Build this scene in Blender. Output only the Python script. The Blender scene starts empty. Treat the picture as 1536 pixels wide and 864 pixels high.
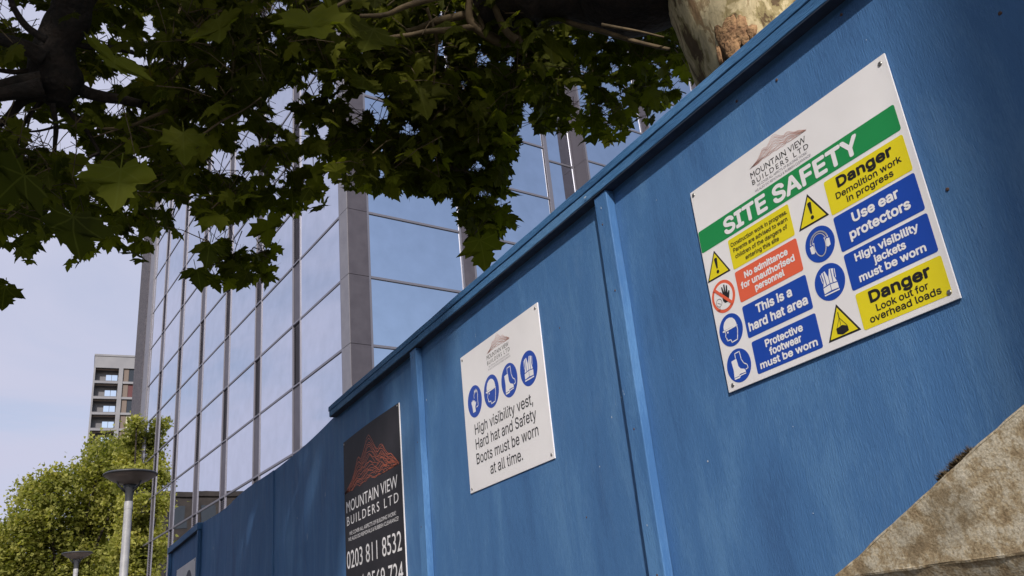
import bpy, bmesh, math, random
import numpy as np
from mathutils import Vector, Matrix, noise
from mathutils.geometry import tessellate_polygon, interpolate_bezier, delaunay_2d_cdt
R = math.radians
rnd = random.Random(7)
sc = bpy.context.scene
COL = sc.collection
EYE = 1.55                                   # eye height above the pavement

# ------------------------------------------------------------------ camera
PITCH, ROLL, YAW, FPX = R(22.0587), R(-5.857), R(30.529), 1291.25
_f = Vector((0, math.cos(PITCH), math.sin(PITCH))); _r = Vector((1, 0, 0)); _u = _r.cross(_f)
_r2 = math.cos(ROLL)*_r + math.sin(ROLL)*_u; _u2 = -math.sin(ROLL)*_r + math.cos(ROLL)*_u
_Rz = Matrix.Rotation(-YAW, 3, 'Z')
FW, RT, UP = _Rz @ _f, _Rz @ _r2, _Rz @ _u2
cd = bpy.data.cameras.new('camera'); cam = bpy.data.objects.new('camera', cd); COL.objects.link(cam)
cam.matrix_world = Matrix(((RT.x, UP.x, -FW.x, 0), (RT.y, UP.y, -FW.y, 0), (RT.z, UP.z, -FW.z, EYE), (0, 0, 0, 1)))
cd.sensor_width = 36; cd.lens = 36*FPX/1536; cd.clip_start = .05; cd.clip_end = 3000
sc.camera = cam

def ray(px, py):
    return (FW + RT*((px-768)/FPX) - UP*((py-432)/FPX)).normalized()
def at(px, py, dist):
    return Vector((0, 0, EYE)) + ray(px, py)*dist
def onx(px, py, X):
    d = ray(px, py); return Vector((0, 0, EYE)) + d*(X/d.x)
def to_px(p):
    q = p - Vector((0, 0, EYE)); z = q.dot(FW)
    if z <= 0.01: return None
    return 768 + FPX*q.dot(RT)/z, 432 - FPX*q.dot(UP)/z

# ------------------------------------------------------------------ light
SUN = Vector((-1, -1.75, 1.28)).normalized()          # towards the sun
w = bpy.data.worlds.new('World'); sc.world = w; w.use_nodes = True
nt = w.node_tree; nt.nodes.clear()
def N(t, kind, **k):
    n = t.nodes.new(kind)
    for a, b in k.items():
        if a == 'inp':
            for i, v in b.items(): n.inputs[i].default_value = v
        else: setattr(n, a, b)
    return n
out = N(nt, 'ShaderNodeOutputWorld'); bg = N(nt, 'ShaderNodeBackground'); bg.inputs[1].default_value = .15
sky = N(nt, 'ShaderNodeTexSky'); sky.sky_type = 'NISHITA'; sky.sun_disc = False
sky.sun_elevation = math.asin(SUN.z); sky.sun_rotation = math.atan2(SUN.x, SUN.y)
sky.air_density = 1.0; sky.dust_density = 1.6; sky.ozone_density = 1.4
tc = N(nt, 'ShaderNodeTexCoord'); sp = N(nt, 'ShaderNodeSeparateXYZ')
nt.links.new(tc.outputs['Generated'], sp.inputs[0])
# cloud layer: direction projected on a high plane, so the veil stretches towards the horizon
addz = N(nt, 'ShaderNodeMath', operation='ADD', inp={1: .28}); mx = N(nt, 'ShaderNodeMath', operation='MAXIMUM', inp={1: .06})
nt.links.new(sp.outputs[2], addz.inputs[0]); nt.links.new(addz.outputs[0], mx.inputs[0])
dx = N(nt, 'ShaderNodeMath', operation='DIVIDE'); dy = N(nt, 'ShaderNodeMath', operation='DIVIDE')
nt.links.new(sp.outputs[0], dx.inputs[0]); nt.links.new(mx.outputs[0], dx.inputs[1])
nt.links.new(sp.outputs[1], dy.inputs[0]); nt.links.new(mx.outputs[0], dy.inputs[1])
cb = N(nt, 'ShaderNodeCombineXYZ'); nt.links.new(dx.outputs[0], cb.inputs[0]); nt.links.new(dy.outputs[0], cb.inputs[1])
n1 = N(nt, 'ShaderNodeTexNoise', inp={'Scale': 1.3, 'Detail': 7, 'Roughness': .58, 'Distortion': .6})
nt.links.new(cb.outputs[0], n1.inputs['Vector'])
n2 = N(nt, 'ShaderNodeTexNoise', inp={'Scale': .35, 'Detail': 2})
nt.links.new(cb.outputs[0], n2.inputs['Vector'])
# the veil of cloud is thick to the north west and thins out to the south east
dr = N(nt, 'ShaderNodeVectorMath', operation='DOT_PRODUCT'); dr.inputs[1].default_value = (-.45, .85, 0)
nt.links.new(tc.outputs['Generated'], dr.inputs[0])
a1 = N(nt, 'ShaderNodeMath', operation='MULTIPLY_ADD', inp={1: .36, 2: -.29}); nt.links.new(dr.outputs['Value'], a1.inputs[0])
a2 = N(nt, 'ShaderNodeMath', operation='MULTIPLY_ADD', inp={1: 1.5}); nt.links.new(n1.outputs[0], a2.inputs[0]); nt.links.new(a1.outputs[0], a2.inputs[2])
a3 = N(nt, 'ShaderNodeMath', operation='MULTIPLY_ADD', inp={1: .30}); nt.links.new(n2.outputs[0], a3.inputs[0]); nt.links.new(a2.outputs[0], a3.inputs[2])
mr = N(nt, 'ShaderNodeMapRange', interpolation_type='SMOOTHSTEP', inp={1: .40, 2: 1.02, 3: .14, 4: 1.0})
nt.links.new(a3.outputs[0], mr.inputs[0])
mix = N(nt, 'ShaderNodeMix', data_type='RGBA'); mix.inputs[7].default_value = (3.95, 4.05, 5.15, 1)
nt.links.new(mr.outputs[0], mix.inputs[0]); nt.links.new(sky.outputs[0], mix.inputs[6])
nt.links.new(mix.outputs[2], bg.inputs[0]); nt.links.new(bg.outputs[0], out.inputs[0])

sd = bpy.data.lights.new('sun', 'SUN'); sd.energy = 4.3; sd.angle = R(1.0); sd.color = (1, .93, .83)
sun = bpy.data.objects.new('sun', sd); COL.objects.link(sun)
sun.rotation_euler = (-SUN).to_track_quat('-Z', 'Y').to_euler()
sc.view_settings.view_transform = 'Standard'; sc.view_settings.look = 'None'
sc.view_settings.exposure = 0.0; sc.view_settings.gamma = 1.0
sc.cycles.max_bounces = 8; sc.cycles.transparent_max_bounces = 8

# ------------------------------------------------------------------ helpers
class MB:
    def __init__(s): s.v = []; s.f = []; s.uv = None
    def add(s, vs, fs):
        o = len(s.v); s.v += [tuple(x) for x in vs]; s.f += [tuple(i+o for i in f) for f in fs]; return s
    def box(s, a, b):
        x0, y0, z0 = a; x1, y1, z1 = b
        return s.add([(x0,y0,z0),(x1,y0,z0),(x1,y1,z0),(x0,y1,z0),(x0,y0,z1),(x1,y0,z1),(x1,y1,z1),(x0,y1,z1)],
                     [(0,3,2,1),(4,5,6,7),(0,1,5,4),(1,2,6,5),(2,3,7,6),(3,0,4,7)])
    def tube(s, pts, rad, n=8, cap=True):
        pts = [Vector(p) for p in pts]
        if not hasattr(rad, '__len__'): rad = [rad]*len(pts)
        vs = []; up = Vector((.13, .21, .97))
        for i, p in enumerate(pts):
            t = (pts[min(i+1, len(pts)-1)] - pts[max(i-1, 0)]).normalized()
            a = t.cross(up)
            if a.length < .1: a = t.cross(Vector((1, 0, 0)))
            a.normalize(); b = t.cross(a)
            for k in range(n):
                q = 2*math.pi*k/n; vs.append(p + (a*math.cos(q) + b*math.sin(q))*rad[i])
        fs = []
        for i in range(len(pts)-1):
            for k in range(n):
                k2 = (k+1) % n; fs.append((i*n+k, i*n+k2, (i+1)*n+k2, (i+1)*n+k))
        if cap: fs.append(tuple(range(n))[::-1]); fs.append(tuple((len(pts)-1)*n+k for k in range(n)))
        return s.add(vs, fs)
    def lathe(s, prof, c=(0, 0, 0), n=24):
        vs = []
        for r, z in prof:
            for k in range(n):
                q = 2*math.pi*k/n; vs.append((c[0]+r*math.cos(q), c[1]+r*math.sin(q), c[2]+z))
        fs = []
        for i in range(len(prof)-1):
            for k in range(n): fs.append((i*n+k, i*n+(k+1) % n, (i+1)*n+(k+1) % n, (i+1)*n+k))
        return s.add(vs, fs)
    def mesh(s, name, m, smooth=False):
        me = bpy.data.meshes.new(name); me.from_pydata(s.v, [], s.f); me.update()
        if m: me.materials.append(m)
        if smooth: me.polygons.foreach_set('use_smooth', [True]*len(me.polygons))
        return me
    def build(s, name, m, parent=None, smooth=False, bevel=0):
        return link(name, s.mesh(name, m, smooth), parent, bevel=bevel)
def link(name, me, parent=None, loc=(0, 0, 0), bevel=0):
    o = bpy.data.objects.new(name, me); COL.objects.link(o); o.parent = parent; o.location = loc
    if bevel:
        b = o.modifiers.new('bevel', 'BEVEL'); b.width = bevel; b.segments = 2; b.limit_method = 'ANGLE'
    return o
def tag(o, label, cat, group=None, kind=None):
    if label: o['label'] = label
    if cat: o['category'] = cat
    if group: o['group'] = group
    if kind: o['kind'] = kind
    return o
def empty(name, loc, label, cat, group=None, rz=0):
    o = bpy.data.objects.new(name, None); COL.objects.link(o); o.location = loc; o.rotation_euler.z = rz
    o.empty_display_size = .1
    return tag(o, label, cat, group)
def copy_tree(o, parent=None):
    c = o.copy(); COL.objects.link(c); c.parent = parent
    for ch in list(o.children): copy_tree(ch, c)
    return c

# ------------------------------------------------------------------ materials
def mat(name, col, rough=.6, metal=0, spec=.5):
    m = bpy.data.materials.new(name); m.use_nodes = True; t = m.node_tree; b = t.nodes['Principled BSDF']
    b.inputs['Base Color'].default_value = (*col, 1); b.inputs['Roughness'].default_value = rough
    b.inputs['Metallic'].default_value = metal; b.inputs['Specular IOR Level'].default_value = spec
    return m
def ramp(t, stops):
    n = t.nodes.new('ShaderNodeValToRGB'); e = n.color_ramp.elements
    while len(e) < len(stops): e.new(.5)
    for i, (p, c) in enumerate(stops): e[i].position = p; e[i].color = (*c, 1) if len(c) == 3 else c
    return n
def noisy(name, c1, c2, scale=8, rough=.7, bump=.0, bscale=None, stretch=(1, 1, 1), metal=0, detail=5, lo=.35, hi=.65, rand=.0, dist=.01):
    m = mat(name, c1, rough, metal); t = m.node_tree; b = t.nodes['Principled BSDF']
    tc = N(t, 'ShaderNodeTexCoord'); mp = N(t, 'ShaderNodeMapping'); mp.inputs['Scale'].default_value = stretch
    t.links.new(tc.outputs['Object'], mp.inputs[0])
    nz = N(t, 'ShaderNodeTexNoise', inp={'Scale': scale, 'Detail': detail, 'Roughness': .6}); t.links.new(mp.outputs[0], nz.inputs['Vector'])
    r = ramp(t, [(lo, c1), (hi, c2)]); t.links.new(nz.outputs[0], r.inputs[0]); last = r.outputs[0]
    if rand:
        oi = N(t, 'ShaderNodeObjectInfo'); mrr = N(t, 'ShaderNodeMapRange', inp={3: 1-rand, 4: 1+rand}); t.links.new(oi.outputs['Random'], mrr.inputs[0])
        hs = N(t, 'ShaderNodeHueSaturation'); t.links.new(mrr.outputs[0], hs.inputs['Value']); t.links.new(last, hs.inputs['Color']); last = hs.outputs[0]
    t.links.new(last, b.inputs['Base Color'])
    if bump:
        n3 = N(t, 'ShaderNodeTexNoise', inp={'Scale': bscale or scale*6, 'Detail': 4}); t.links.new(mp.outputs[0], n3.inputs['Vector'])
        bp = N(t, 'ShaderNodeBump', inp={'Strength': bump, 'Distance': dist}); t.links.new(n3.outputs[0], bp.inputs['Height'])
        t.links.new(bp.outputs[0], b.inputs['Normal'])
    return m

def paint_mat(name, dark, mid, light, axis='Z', bump=.5):
    """blue gloss paint brushed over plywood or timber: grain relief, brush patches, chips and scuffs"""
    m = mat(name, mid, .6, 0, .3); t = m.node_tree; b = t.nodes['Principled BSDF']; L = t.links.new
    tc = N(t, 'ShaderNodeTexCoord'); oi = N(t, 'ShaderNodeObjectInfo')
    off = N(t, 'ShaderNodeVectorMath', operation='MULTIPLY_ADD')
    L(oi.outputs['Random'], off.inputs[0]); off.inputs[1].default_value = (0, 7.3, 3.1)
    L(tc.outputs['Object'], off.inputs[2])
    st = (1, 1, .13) if axis == 'Z' else (1, .08, 1)
    g = N(t, 'ShaderNodeMapping'); g.inputs['Scale'].default_value = st; L(off.outputs[0], g.inputs[0])
    g2 = N(t, 'ShaderNodeMapping'); g2.inputs['Scale'].default_value = (1, 1, .3) if axis == 'Z' else (1, .3, 1); L(off.outputs[0], g2.inputs[0])
    big = N(t, 'ShaderNodeTexNoise', inp={'Scale': 5.5, 'Detail': 6, 'Roughness': .62, 'Distortion': .5}); L(g2.outputs[0], big.inputs['Vector'])
    fine = N(t, 'ShaderNodeTexNoise', inp={'Scale': 430, 'Detail': 3, 'Roughness': .6, 'Distortion': .4}); L(g.outputs[0], fine.inputs['Vector'])
    strk = N(t, 'ShaderNodeTexNoise', inp={'Scale': 34, 'Detail': 5, 'Roughness': .62, 'Distortion': 1.2}); L(g.outputs[0], strk.inputs['Vector'])
    s1 = N(t, 'ShaderNodeMath', operation='MULTIPLY_ADD', inp={1: .20}); L(strk.outputs[0], s1.inputs[0]); L(big.outputs[0], s1.inputs[2])
    s2 = N(t, 'ShaderNodeMath', operation='MULTIPLY_ADD', inp={1: .34}); L(fine.outputs[0], s2.inputs[0]); L(s1.outputs[0], s2.inputs[2])
    r = ramp(t, [(.56, dark), (.75, mid), (.96, light)]); r.color_ramp.interpolation = 'EASE'; L(s2.outputs[0], r.inputs[0])
    # pale chips and scratches
    chip = N(t, 'ShaderNodeTexNoise', inp={'Scale': 34, 'Detail': 5, 'Roughness': .7}); L(g2.outputs[0], chip.inputs['Vector'])
    cm = N(t, 'ShaderNodeMapRange', inp={1: .715, 2: .74}); L(chip.outputs[0], cm.inputs[0])
    wear = N(t, 'ShaderNodeTexNoise', inp={'Scale': 2.3, 'Detail': 3}); L(off.outputs[0], wear.inputs['Vector'])
    wm = N(t, 'ShaderNodeMapRange', inp={1: .45, 2: .6, 3: .25, 4: 1}); L(wear.outputs[0], wm.inputs[0])
    cmm = N(t, 'ShaderNodeMath', operation='MULTIPLY'); L(cm.outputs[0], cmm.inputs[0]); L(wm.outputs[0], cmm.inputs[1])
    mx = N(t, 'ShaderNodeMix', data_type='RGBA'); mx.inputs[7].default_value = (.42, .50, .60, 1)
    L(cmm.outputs[0], mx.inputs[0]); L(r.outputs[0], mx.inputs[6])
    # swirling over-brushed patches, paler where the second coat is thin
    sw = N(t, 'ShaderNodeTexNoise', inp={'Scale': 9, 'Detail': 7, 'Roughness': .7, 'Distortion': 2.6}); L(g2.outputs[0], sw.inputs['Vector'])
    sm = N(t, 'ShaderNodeMapRange', inp={1: .50, 2: .66, 3: 0, 4: .42}); L(sw.outputs[0], sm.inputs[0])
    pz = N(t, 'ShaderNodeTexNoise', inp={'Scale': 1.7, 'Detail': 2}); L(off.outputs[0], pz.inputs['Vector'])
    pm = N(t, 'ShaderNodeMapRange', inp={1: .50, 2: .66, 3: .08, 4: .8}); L(pz.outputs[0], pm.inputs[0])
    spm = N(t, 'ShaderNodeMath', operation='MULTIPLY'); L(sm.outputs[0], spm.inputs[0]); L(pm.outputs[0], spm.inputs[1])
    m3 = N(t, 'ShaderNodeMix', data_type='RGBA'); m3.inputs[7].default_value = (.13, .25, .46, 1); L(spm.outputs[0], m3.inputs[0]); L(mx.outputs[2], m3.inputs[6]); mx = m3
    hs = N(t, 'ShaderNodeHueSaturation'); vr = N(t, 'ShaderNodeMapRange', inp={3: .90, 4: 1.10}); L(oi.outputs['Random'], vr.inputs[0])
    L(vr.outputs[0], hs.inputs['Value']); L(mx.outputs[2], hs.inputs['Color']); L(hs.outputs[0], b.inputs['Base Color'])
    rr = N(t, 'ShaderNodeMapRange', inp={1: .3, 2: .7, 3: .55, 4: .8}); L(strk.outputs[0], rr.inputs[0]); L(rr.outputs[0], b.inputs['Roughness'])
    h = N(t, 'ShaderNodeMath', operation='MULTIPLY_ADD', inp={1: .3}); L(strk.outputs[0], h.inputs[0]); L(fine.outputs[0], h.inputs[2])
    bp = N(t, 'ShaderNodeBump', inp={'Strength': bump, 'Distance': .0022}); L(h.outputs[0], bp.inputs['Height']); L(bp.outputs[0], b.inputs['Normal'])
    return m

M = {}
M['ply'] = paint_mat('blue painted plywood', (.050, .135, .32), (.064, .172, .39), (.095, .225, .455))
M['batten'] = paint_mat('blue painted batten', (.040, .12, .30), (.055, .155, .36), (.09, .22, .45))
M['cap'] = paint_mat('blue painted cap timber', (.032, .105, .25), (.055, .165, .36), (.10, .24, .47), axis='Y', bump=.9)
M['white'] = noisy('white correx board', (.77, .755, .79), (.88, .865, .90), 3, .42, .12, 420, (1, 1, .02), lo=.3, hi=.7, dist=.001)
M['black_board'] = noisy('dark printed banner', (.018, .017, .022), (.032, .030, .038), 5, .62, .05, 30, lo=.35, hi=.75)
M['black_board'].node_tree.nodes['Principled BSDF'].inputs['Specular IOR Level'].default_value = .28
M['green'] = mat('sign green', (.012, .27, .075), .4); M['yellow'] = mat('sign yellow', (.80, .68, .01), .4)
M['blue'] = mat('sign blue', (.006, .06, .42), .4); M['red'] = mat('sign red', (.80, .13, .06), .4)
M['ink'] = mat('sign black ink', (.012, .011, .013), .45); M['swhite'] = mat('sign white ink', (.84, .83, .87), .4)
M['pink'] = mat('logo pink line', (.62, .33, .28), .5); M['orange'] = mat('logo orange line', (.52, .13, .06), .5)
M['grey_ink'] = mat('small grey lettering', (.25, .24, .28), .5); M['lightblue'] = mat('sign pale blue line', (.55, .68, .85), .4)
M['screw'] = mat('screw steel', (.35, .34, .33), .35, .9); M['rust'] = mat('rusty screw', (.10, .06, .05), .7, .3)
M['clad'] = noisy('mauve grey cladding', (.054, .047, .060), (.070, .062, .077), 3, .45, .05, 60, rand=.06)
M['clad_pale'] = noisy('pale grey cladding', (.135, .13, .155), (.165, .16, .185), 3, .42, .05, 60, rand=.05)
M['frame'] = mat('grey aluminium frame', (.17, .165, .20), .38, .35)
M['gasket'] = mat('black gasket', (.02, .02, .025), .6)
M['louvre'] = mat('dark louvre', (.26, .25, .30), .5, .1)
M['lamp_pole'] = noisy('pale grey painted pole', (.27, .27, .29), (.33, .33, .35), 9, .5)
M['lamp_dark'] = mat('dark grey lamp casting', (.035, .037, .045), .45)
M['lamp_bowl'] = mat('brownish lamp reflector', (.20, .155, .14), .35, .2)
M['tower_clad'] = noisy('tower pale cladding', (.19, .19, .215), (.23, .23, .255), .3, .7)
M['tower_dark'] = noisy('tower recessed wall', (.12, .12, .135), (.15, .148, .165), .4, .8)
M['tower_brown'] = mat('tower brown panel', (.15, .115, .10), .7)
M['tower_glass'] = mat('tower window glass', (.55, .62, .72), .03, 1.0)
M['curtain_red'] = mat('dark red blind', (.10, .035, .04), .8); M['blind'] = mat('cream blind', (.45, .44, .30), .8)
M['brick_far'] = noisy('dark brown brick', (.026, .021, .020), (.045, .036, .032), 1.2, .9)
M['render_far'] = noisy('white render', (.60, .59, .60), (.68, .67, .68), .4, .8)
M['dark_glass'] = mat('dark window', (.02, .025, .035), .05)

def glass_mat():
    m = mat('reflective curtain wall glass', (.66, .71, .80), .008, 1.0); t = m.node_tree; b = t.nodes['Principled BSDF']; L = t.links.new
    tc = N(t, 'ShaderNodeTexCoord'); oi = N(t, 'ShaderNodeObjectInfo')
    ad = N(t, 'ShaderNodeVectorMath', operation='MULTIPLY_ADD'); L(oi.outputs['Random'], ad.inputs[0]); ad.inputs[1].default_value = (11, 7, 5); L(tc.outputs['Object'], ad.inputs[2])
    nz = N(t, 'ShaderNodeTexNoise', inp={'Scale': .55, 'Detail': 1}); L(ad.outputs[0], nz.inputs['Vector'])
    bp = N(t, 'ShaderNodeBump', inp={'Strength': .5, 'Distance': .006}); L(nz.outputs[0], bp.inputs['Height']); L(bp.outputs[0], b.inputs['Normal'])
    dz = N(t, 'ShaderNodeTexNoise', inp={'Scale': 2.2, 'Detail': 5}); L(ad.outputs[0], dz.inputs['Vector'])
    r = ramp(t, [(.3, (.67, .70, .77)), (.7, (.74, .77, .85))]); L(dz.outputs[0], r.inputs[0]); L(r.outputs[0], b.inputs['Base Color'])
    return m
M['glass'] = glass_mat()

def stone_mat():
    m = mat('weathered sandstone', (.4, .35, .27), .9); t = m.node_tree; b = t.nodes['Principled BSDF']; L = t.links.new
    tc = N(t, 'ShaderNodeTexCoord')
    a = N(t, 'ShaderNodeTexNoise', inp={'Scale': 44, 'Detail': 8, 'Roughness': .7, 'Distortion': .1}); L(tc.outputs['Object'], a.inputs['Vector'])
    r = ramp(t, [(.38, (.25, .185, .11)), (.47, (.36, .29, .19)), (.54, (.48, .43, .34)), (.68, (.56, .52, .44))]); L(a.outputs[0], r.inputs[0])
    g = N(t, 'ShaderNodeTexNoise', inp={'Scale': 420, 'Detail': 3}); L(tc.outputs['Object'], g.inputs['Vector'])
    gr = ramp(t, [(.3, (.55, .5, .42)), (.55, (1, 1, 1)), (.75, (1.25, 1.2, 1.1))]); L(g.outputs[0], gr.inputs[0])
    mu = N(t, 'ShaderNodeMix', data_type='RGBA', blend_type='MULTIPLY'); mu.inputs[0].default_value = .8
    L(r.outputs[0], mu.inputs[6]); L(gr.outputs[0], mu.inputs[7])
    lz = N(t, 'ShaderNodeTexNoise', inp={'Scale': 9, 'Detail': 5}); L(tc.outputs['Object'], lz.inputs['Vector'])
    lm = N(t, 'ShaderNodeMapRange', inp={1: .6, 2: .68}); L(lz.outputs[0], lm.inputs[0])
    m2 = N(t, 'ShaderNodeMix', data_type='RGBA'); m2.inputs[7].default_value = (.09, .075, .05, 1)
    mm = N(t, 'ShaderNodeMath', operation='MULTIPLY', inp={1: .38}); L(lm.outputs[0], mm.inputs[0])
    L(mm.outputs[0], m2.inputs[0]); L(mu.outputs[2], m2.inputs[6]); L(m2.outputs[2], b.inputs['Base Color'])
    bp = N(t, 'ShaderNodeBump', inp={'Strength': .6, 'Distance': .0012}); L(g.outputs[0], bp.inputs['Height'])
    b2 = N(t, 'ShaderNodeBump', inp={'Strength': .35, 'Distance': .004}); L(a.outputs[0], b2.inputs['Height']); L(bp.outputs[0], b2.inputs['Normal'])
    L(b2.outputs[0], b.inputs['Normal'])
    return m
M['stone'] = stone_mat()
M['moss'] = noisy('dry brown moss', (.05, .035, .018), (.14, .10, .05), 60, .95)

def bark_mat():
    """flaking plane bark: cream ground with olive, tan and dark brown plates"""
    m = mat('plane tree bark', (.4, .33, .2), .85); t = m.node_tree; b = t.nodes['Principled BSDF']; L = t.links.new
    tc = N(t, 'ShaderNodeTexCoord'); mp = N(t, 'ShaderNodeMapping'); mp.inputs['Scale'].default_value = (1, 1, .55); L(tc.outputs['Object'], mp.inputs[0])
    wq = N(t, 'ShaderNodeTexNoise', inp={'Scale': 5, 'Detail': 4}); L(mp.outputs[0], wq.inputs['Vector'])
    ds = N(t, 'ShaderNodeVectorMath', operation='MULTIPLY_ADD'); ds.inputs[1].default_value = (.16, .16, .16); L(wq.outputs['Color'], ds.inputs[0]); L(mp.outputs[0], ds.inputs[2])
    p1 = N(t, 'ShaderNodeTexNoise', inp={'Scale': 7.5, 'Detail': 7, 'Roughness': .6, 'Distortion': .5}); L(ds.outputs[0], p1.inputs['Vector'])
    r = ramp(t, [(.30, (.11, .075, .045)), (.425, (.17, .115, .065)), (.435, (.40, .33, .17)), (.475, (.52, .43, .24)), (.485, (.74, .63, .41)), (.585, (.82, .71, .48)), (.595, (.54, .42, .26)), (.66, (.36, .23, .13))])
    L(p1.outputs[0], r.inputs[0])
    f = N(t, 'ShaderNodeTexNoise', inp={'Scale': 45, 'Detail': 5, 'Roughness': .65}); L(mp.outputs[0], f.inputs['Vector'])
    fr = ramp(t, [(.3, (.66, .62, .52)), (.6, (1.08, 1.06, 1.0))]); L(f.outputs[0], fr.inputs[0])
    mu = N(t, 'ShaderNodeMix', data_type='RGBA', blend_type='MULTIPLY'); mu.inputs[0].default_value = .85
    L(r.outputs[0], mu.inputs[6]); L(fr.outputs[0], mu.inputs[7]); L(mu.outputs[2], b.inputs['Base Color'])
    st = N(t, 'ShaderNodeMath', operation='SNAP', inp={1: .11}); L(p1.outputs[0], st.inputs[0])
    bp = N(t, 'ShaderNodeBump', inp={'Strength': .8, 'Distance': .05}); L(st.outputs[0], bp.inputs['Height'])
    b2 = N(t, 'ShaderNodeBump', inp={'Strength': .5, 'Distance': .006}); L(f.outputs[0], b2.inputs['Height']); L(bp.outputs[0], b2.inputs['Normal'])
    L(b2.outputs[0], b.inputs['Normal'])
    return m
M['bark'] = bark_mat()
M['shaded_bark'] = noisy('shaded brown limb bark', (.010, .0075, .0075), (.034, .024, .020), 14, .95, .9, 40, dist=.02)  # bark of the limbs with their shade put into the near-black colour
M['twig'] = noisy('olive brown twig', (.06, .042, .022), (.14, .10, .055), 20, .85)
M['burr'] = noisy('orange brown bark burr', (.24, .13, .07), (.44, .27, .14), 26, .95, .9, 70, lo=.3, hi=.7)

def leaf_mat(name, c_dark, c_light, trans, vein=True):
    m = bpy.data.materials.new(name); m.use_nodes = True; t = m.node_tree; t.nodes.clear(); L = t.links.new
    o = N(t, 'ShaderNodeOutputMaterial'); b = N(t, 'ShaderNodeBsdfPrincipled'); b.inputs['Roughness'].default_value = .6; b.inputs['Specular IOR Level'].default_value = .07
    tr = N(t, 'ShaderNodeBsdfTranslucent'); ms = N(t, 'ShaderNodeMixShader'); ms.inputs[0].default_value = .5
    at_ = N(t, 'ShaderNodeAttribute', attribute_name='tone', attribute_type='GEOMETRY')
    r = ramp(t, [(0, c_dark), (.86, c_light), (1.0, (.22, .19, .03))]); L(at_.outputs['Fac'], r.inputs[0]); last = r.outputs[0]
    if vein:
        uv = N(t, 'ShaderNodeUVMap', uv_map='leaf'); s = N(t, 'ShaderNodeSeparateXYZ'); L(uv.outputs[0], s.inputs[0])
        ax = N(t, 'ShaderNodeMath', operation='ABSOLUTE'); L(s.outputs[0], ax.inputs[0])
        an = N(t, 'ShaderNodeMath', operation='ARCTAN2'); L(ax.outputs[0], an.inputs[0]); L(s.outputs[1], an.inputs[1])
        pp = N(t, 'ShaderNodeMath', operation='PINGPONG', inp={1: .40}); L(an.outputs[0], pp.inputs[0])
        ln = N(t, 'ShaderNodeVectorMath', operation='LENGTH'); L(uv.outputs[0], ln.inputs[0])
        d = N(t, 'ShaderNodeMath', operation='MULTIPLY'); L(pp.outputs[0], d.inputs[0]); L(ln.outputs['Value'], d.inputs[1])
        mr = N(t, 'ShaderNodeMapRange', inp={1: .006, 2: .022, 3: 1, 4: 0}); L(d.outputs[0], mr.inputs[0])
        v = N(t, 'ShaderNodeMix', data_type='RGBA', blend_type='MIX'); v.inputs[7].default_value = (.12, .13, .03, 1)
        k = N(t, 'ShaderNodeMath', operation='MULTIPLY', inp={1: .45}); L(mr.outputs[0], k.inputs[0]); L(k.outputs[0], v.inputs[0]); L(last, v.inputs[6]); last = v.outputs[2]
    L(last, b.inputs['Base Color'])
    g = N(t, 'ShaderNodeMix', data_type='RGBA', blend_type='MULTIPLY'); g.inputs[0].default_value = 1; g.inputs[7].default_value = (*trans, 1)
    L(last, g.inputs[6]); L(g.outputs[2], tr.inputs[0])
    L(b.outputs[0], ms.inputs[1]); L(tr.outputs[0], ms.inputs[2]); L(ms.outputs[0], o.inputs[0])
    return m
M['leaf'] = leaf_mat('plane leaf', (.042, .048, .008), (.155, .165, .022), (1.9, 2.1, .5))
M['far_leaf'] = leaf_mat('far plane leaf', (.12, .135, .030), (.40, .39, .12), (1.4, 1.5, .6), vein=False)

# ------------------------------------------------------------------ ground
def struct(o): o['kind'] = 'structure'; return o
struct(MB().add([(-1500, -1500, 0), (1500, -1500, 0), (1500, 1500, 0), (-1500, 1500, 0)], [(0, 1, 2, 3)]).build('ground', noisy('ground earth', (.07, .07, .055), (.10, .095, .075), .3, .95)))
pv = struct(MB().box((-2.2, -60, .004), (1.6, 90, .12)).build('pavement', noisy('pavement concrete', (.13, .125, .12), (.17, .165, .155), 5, .9, .3, 60)))
pv.location.z = -.12
struct(MB().box((-9.5, -60, -.10), (-2.22, 90, -.02)).build('road', noisy('asphalt', (.045, .045, .048), (.065, .064, .066), 12, .9, .4, 120)))
pv.location.z = -.11

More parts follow.
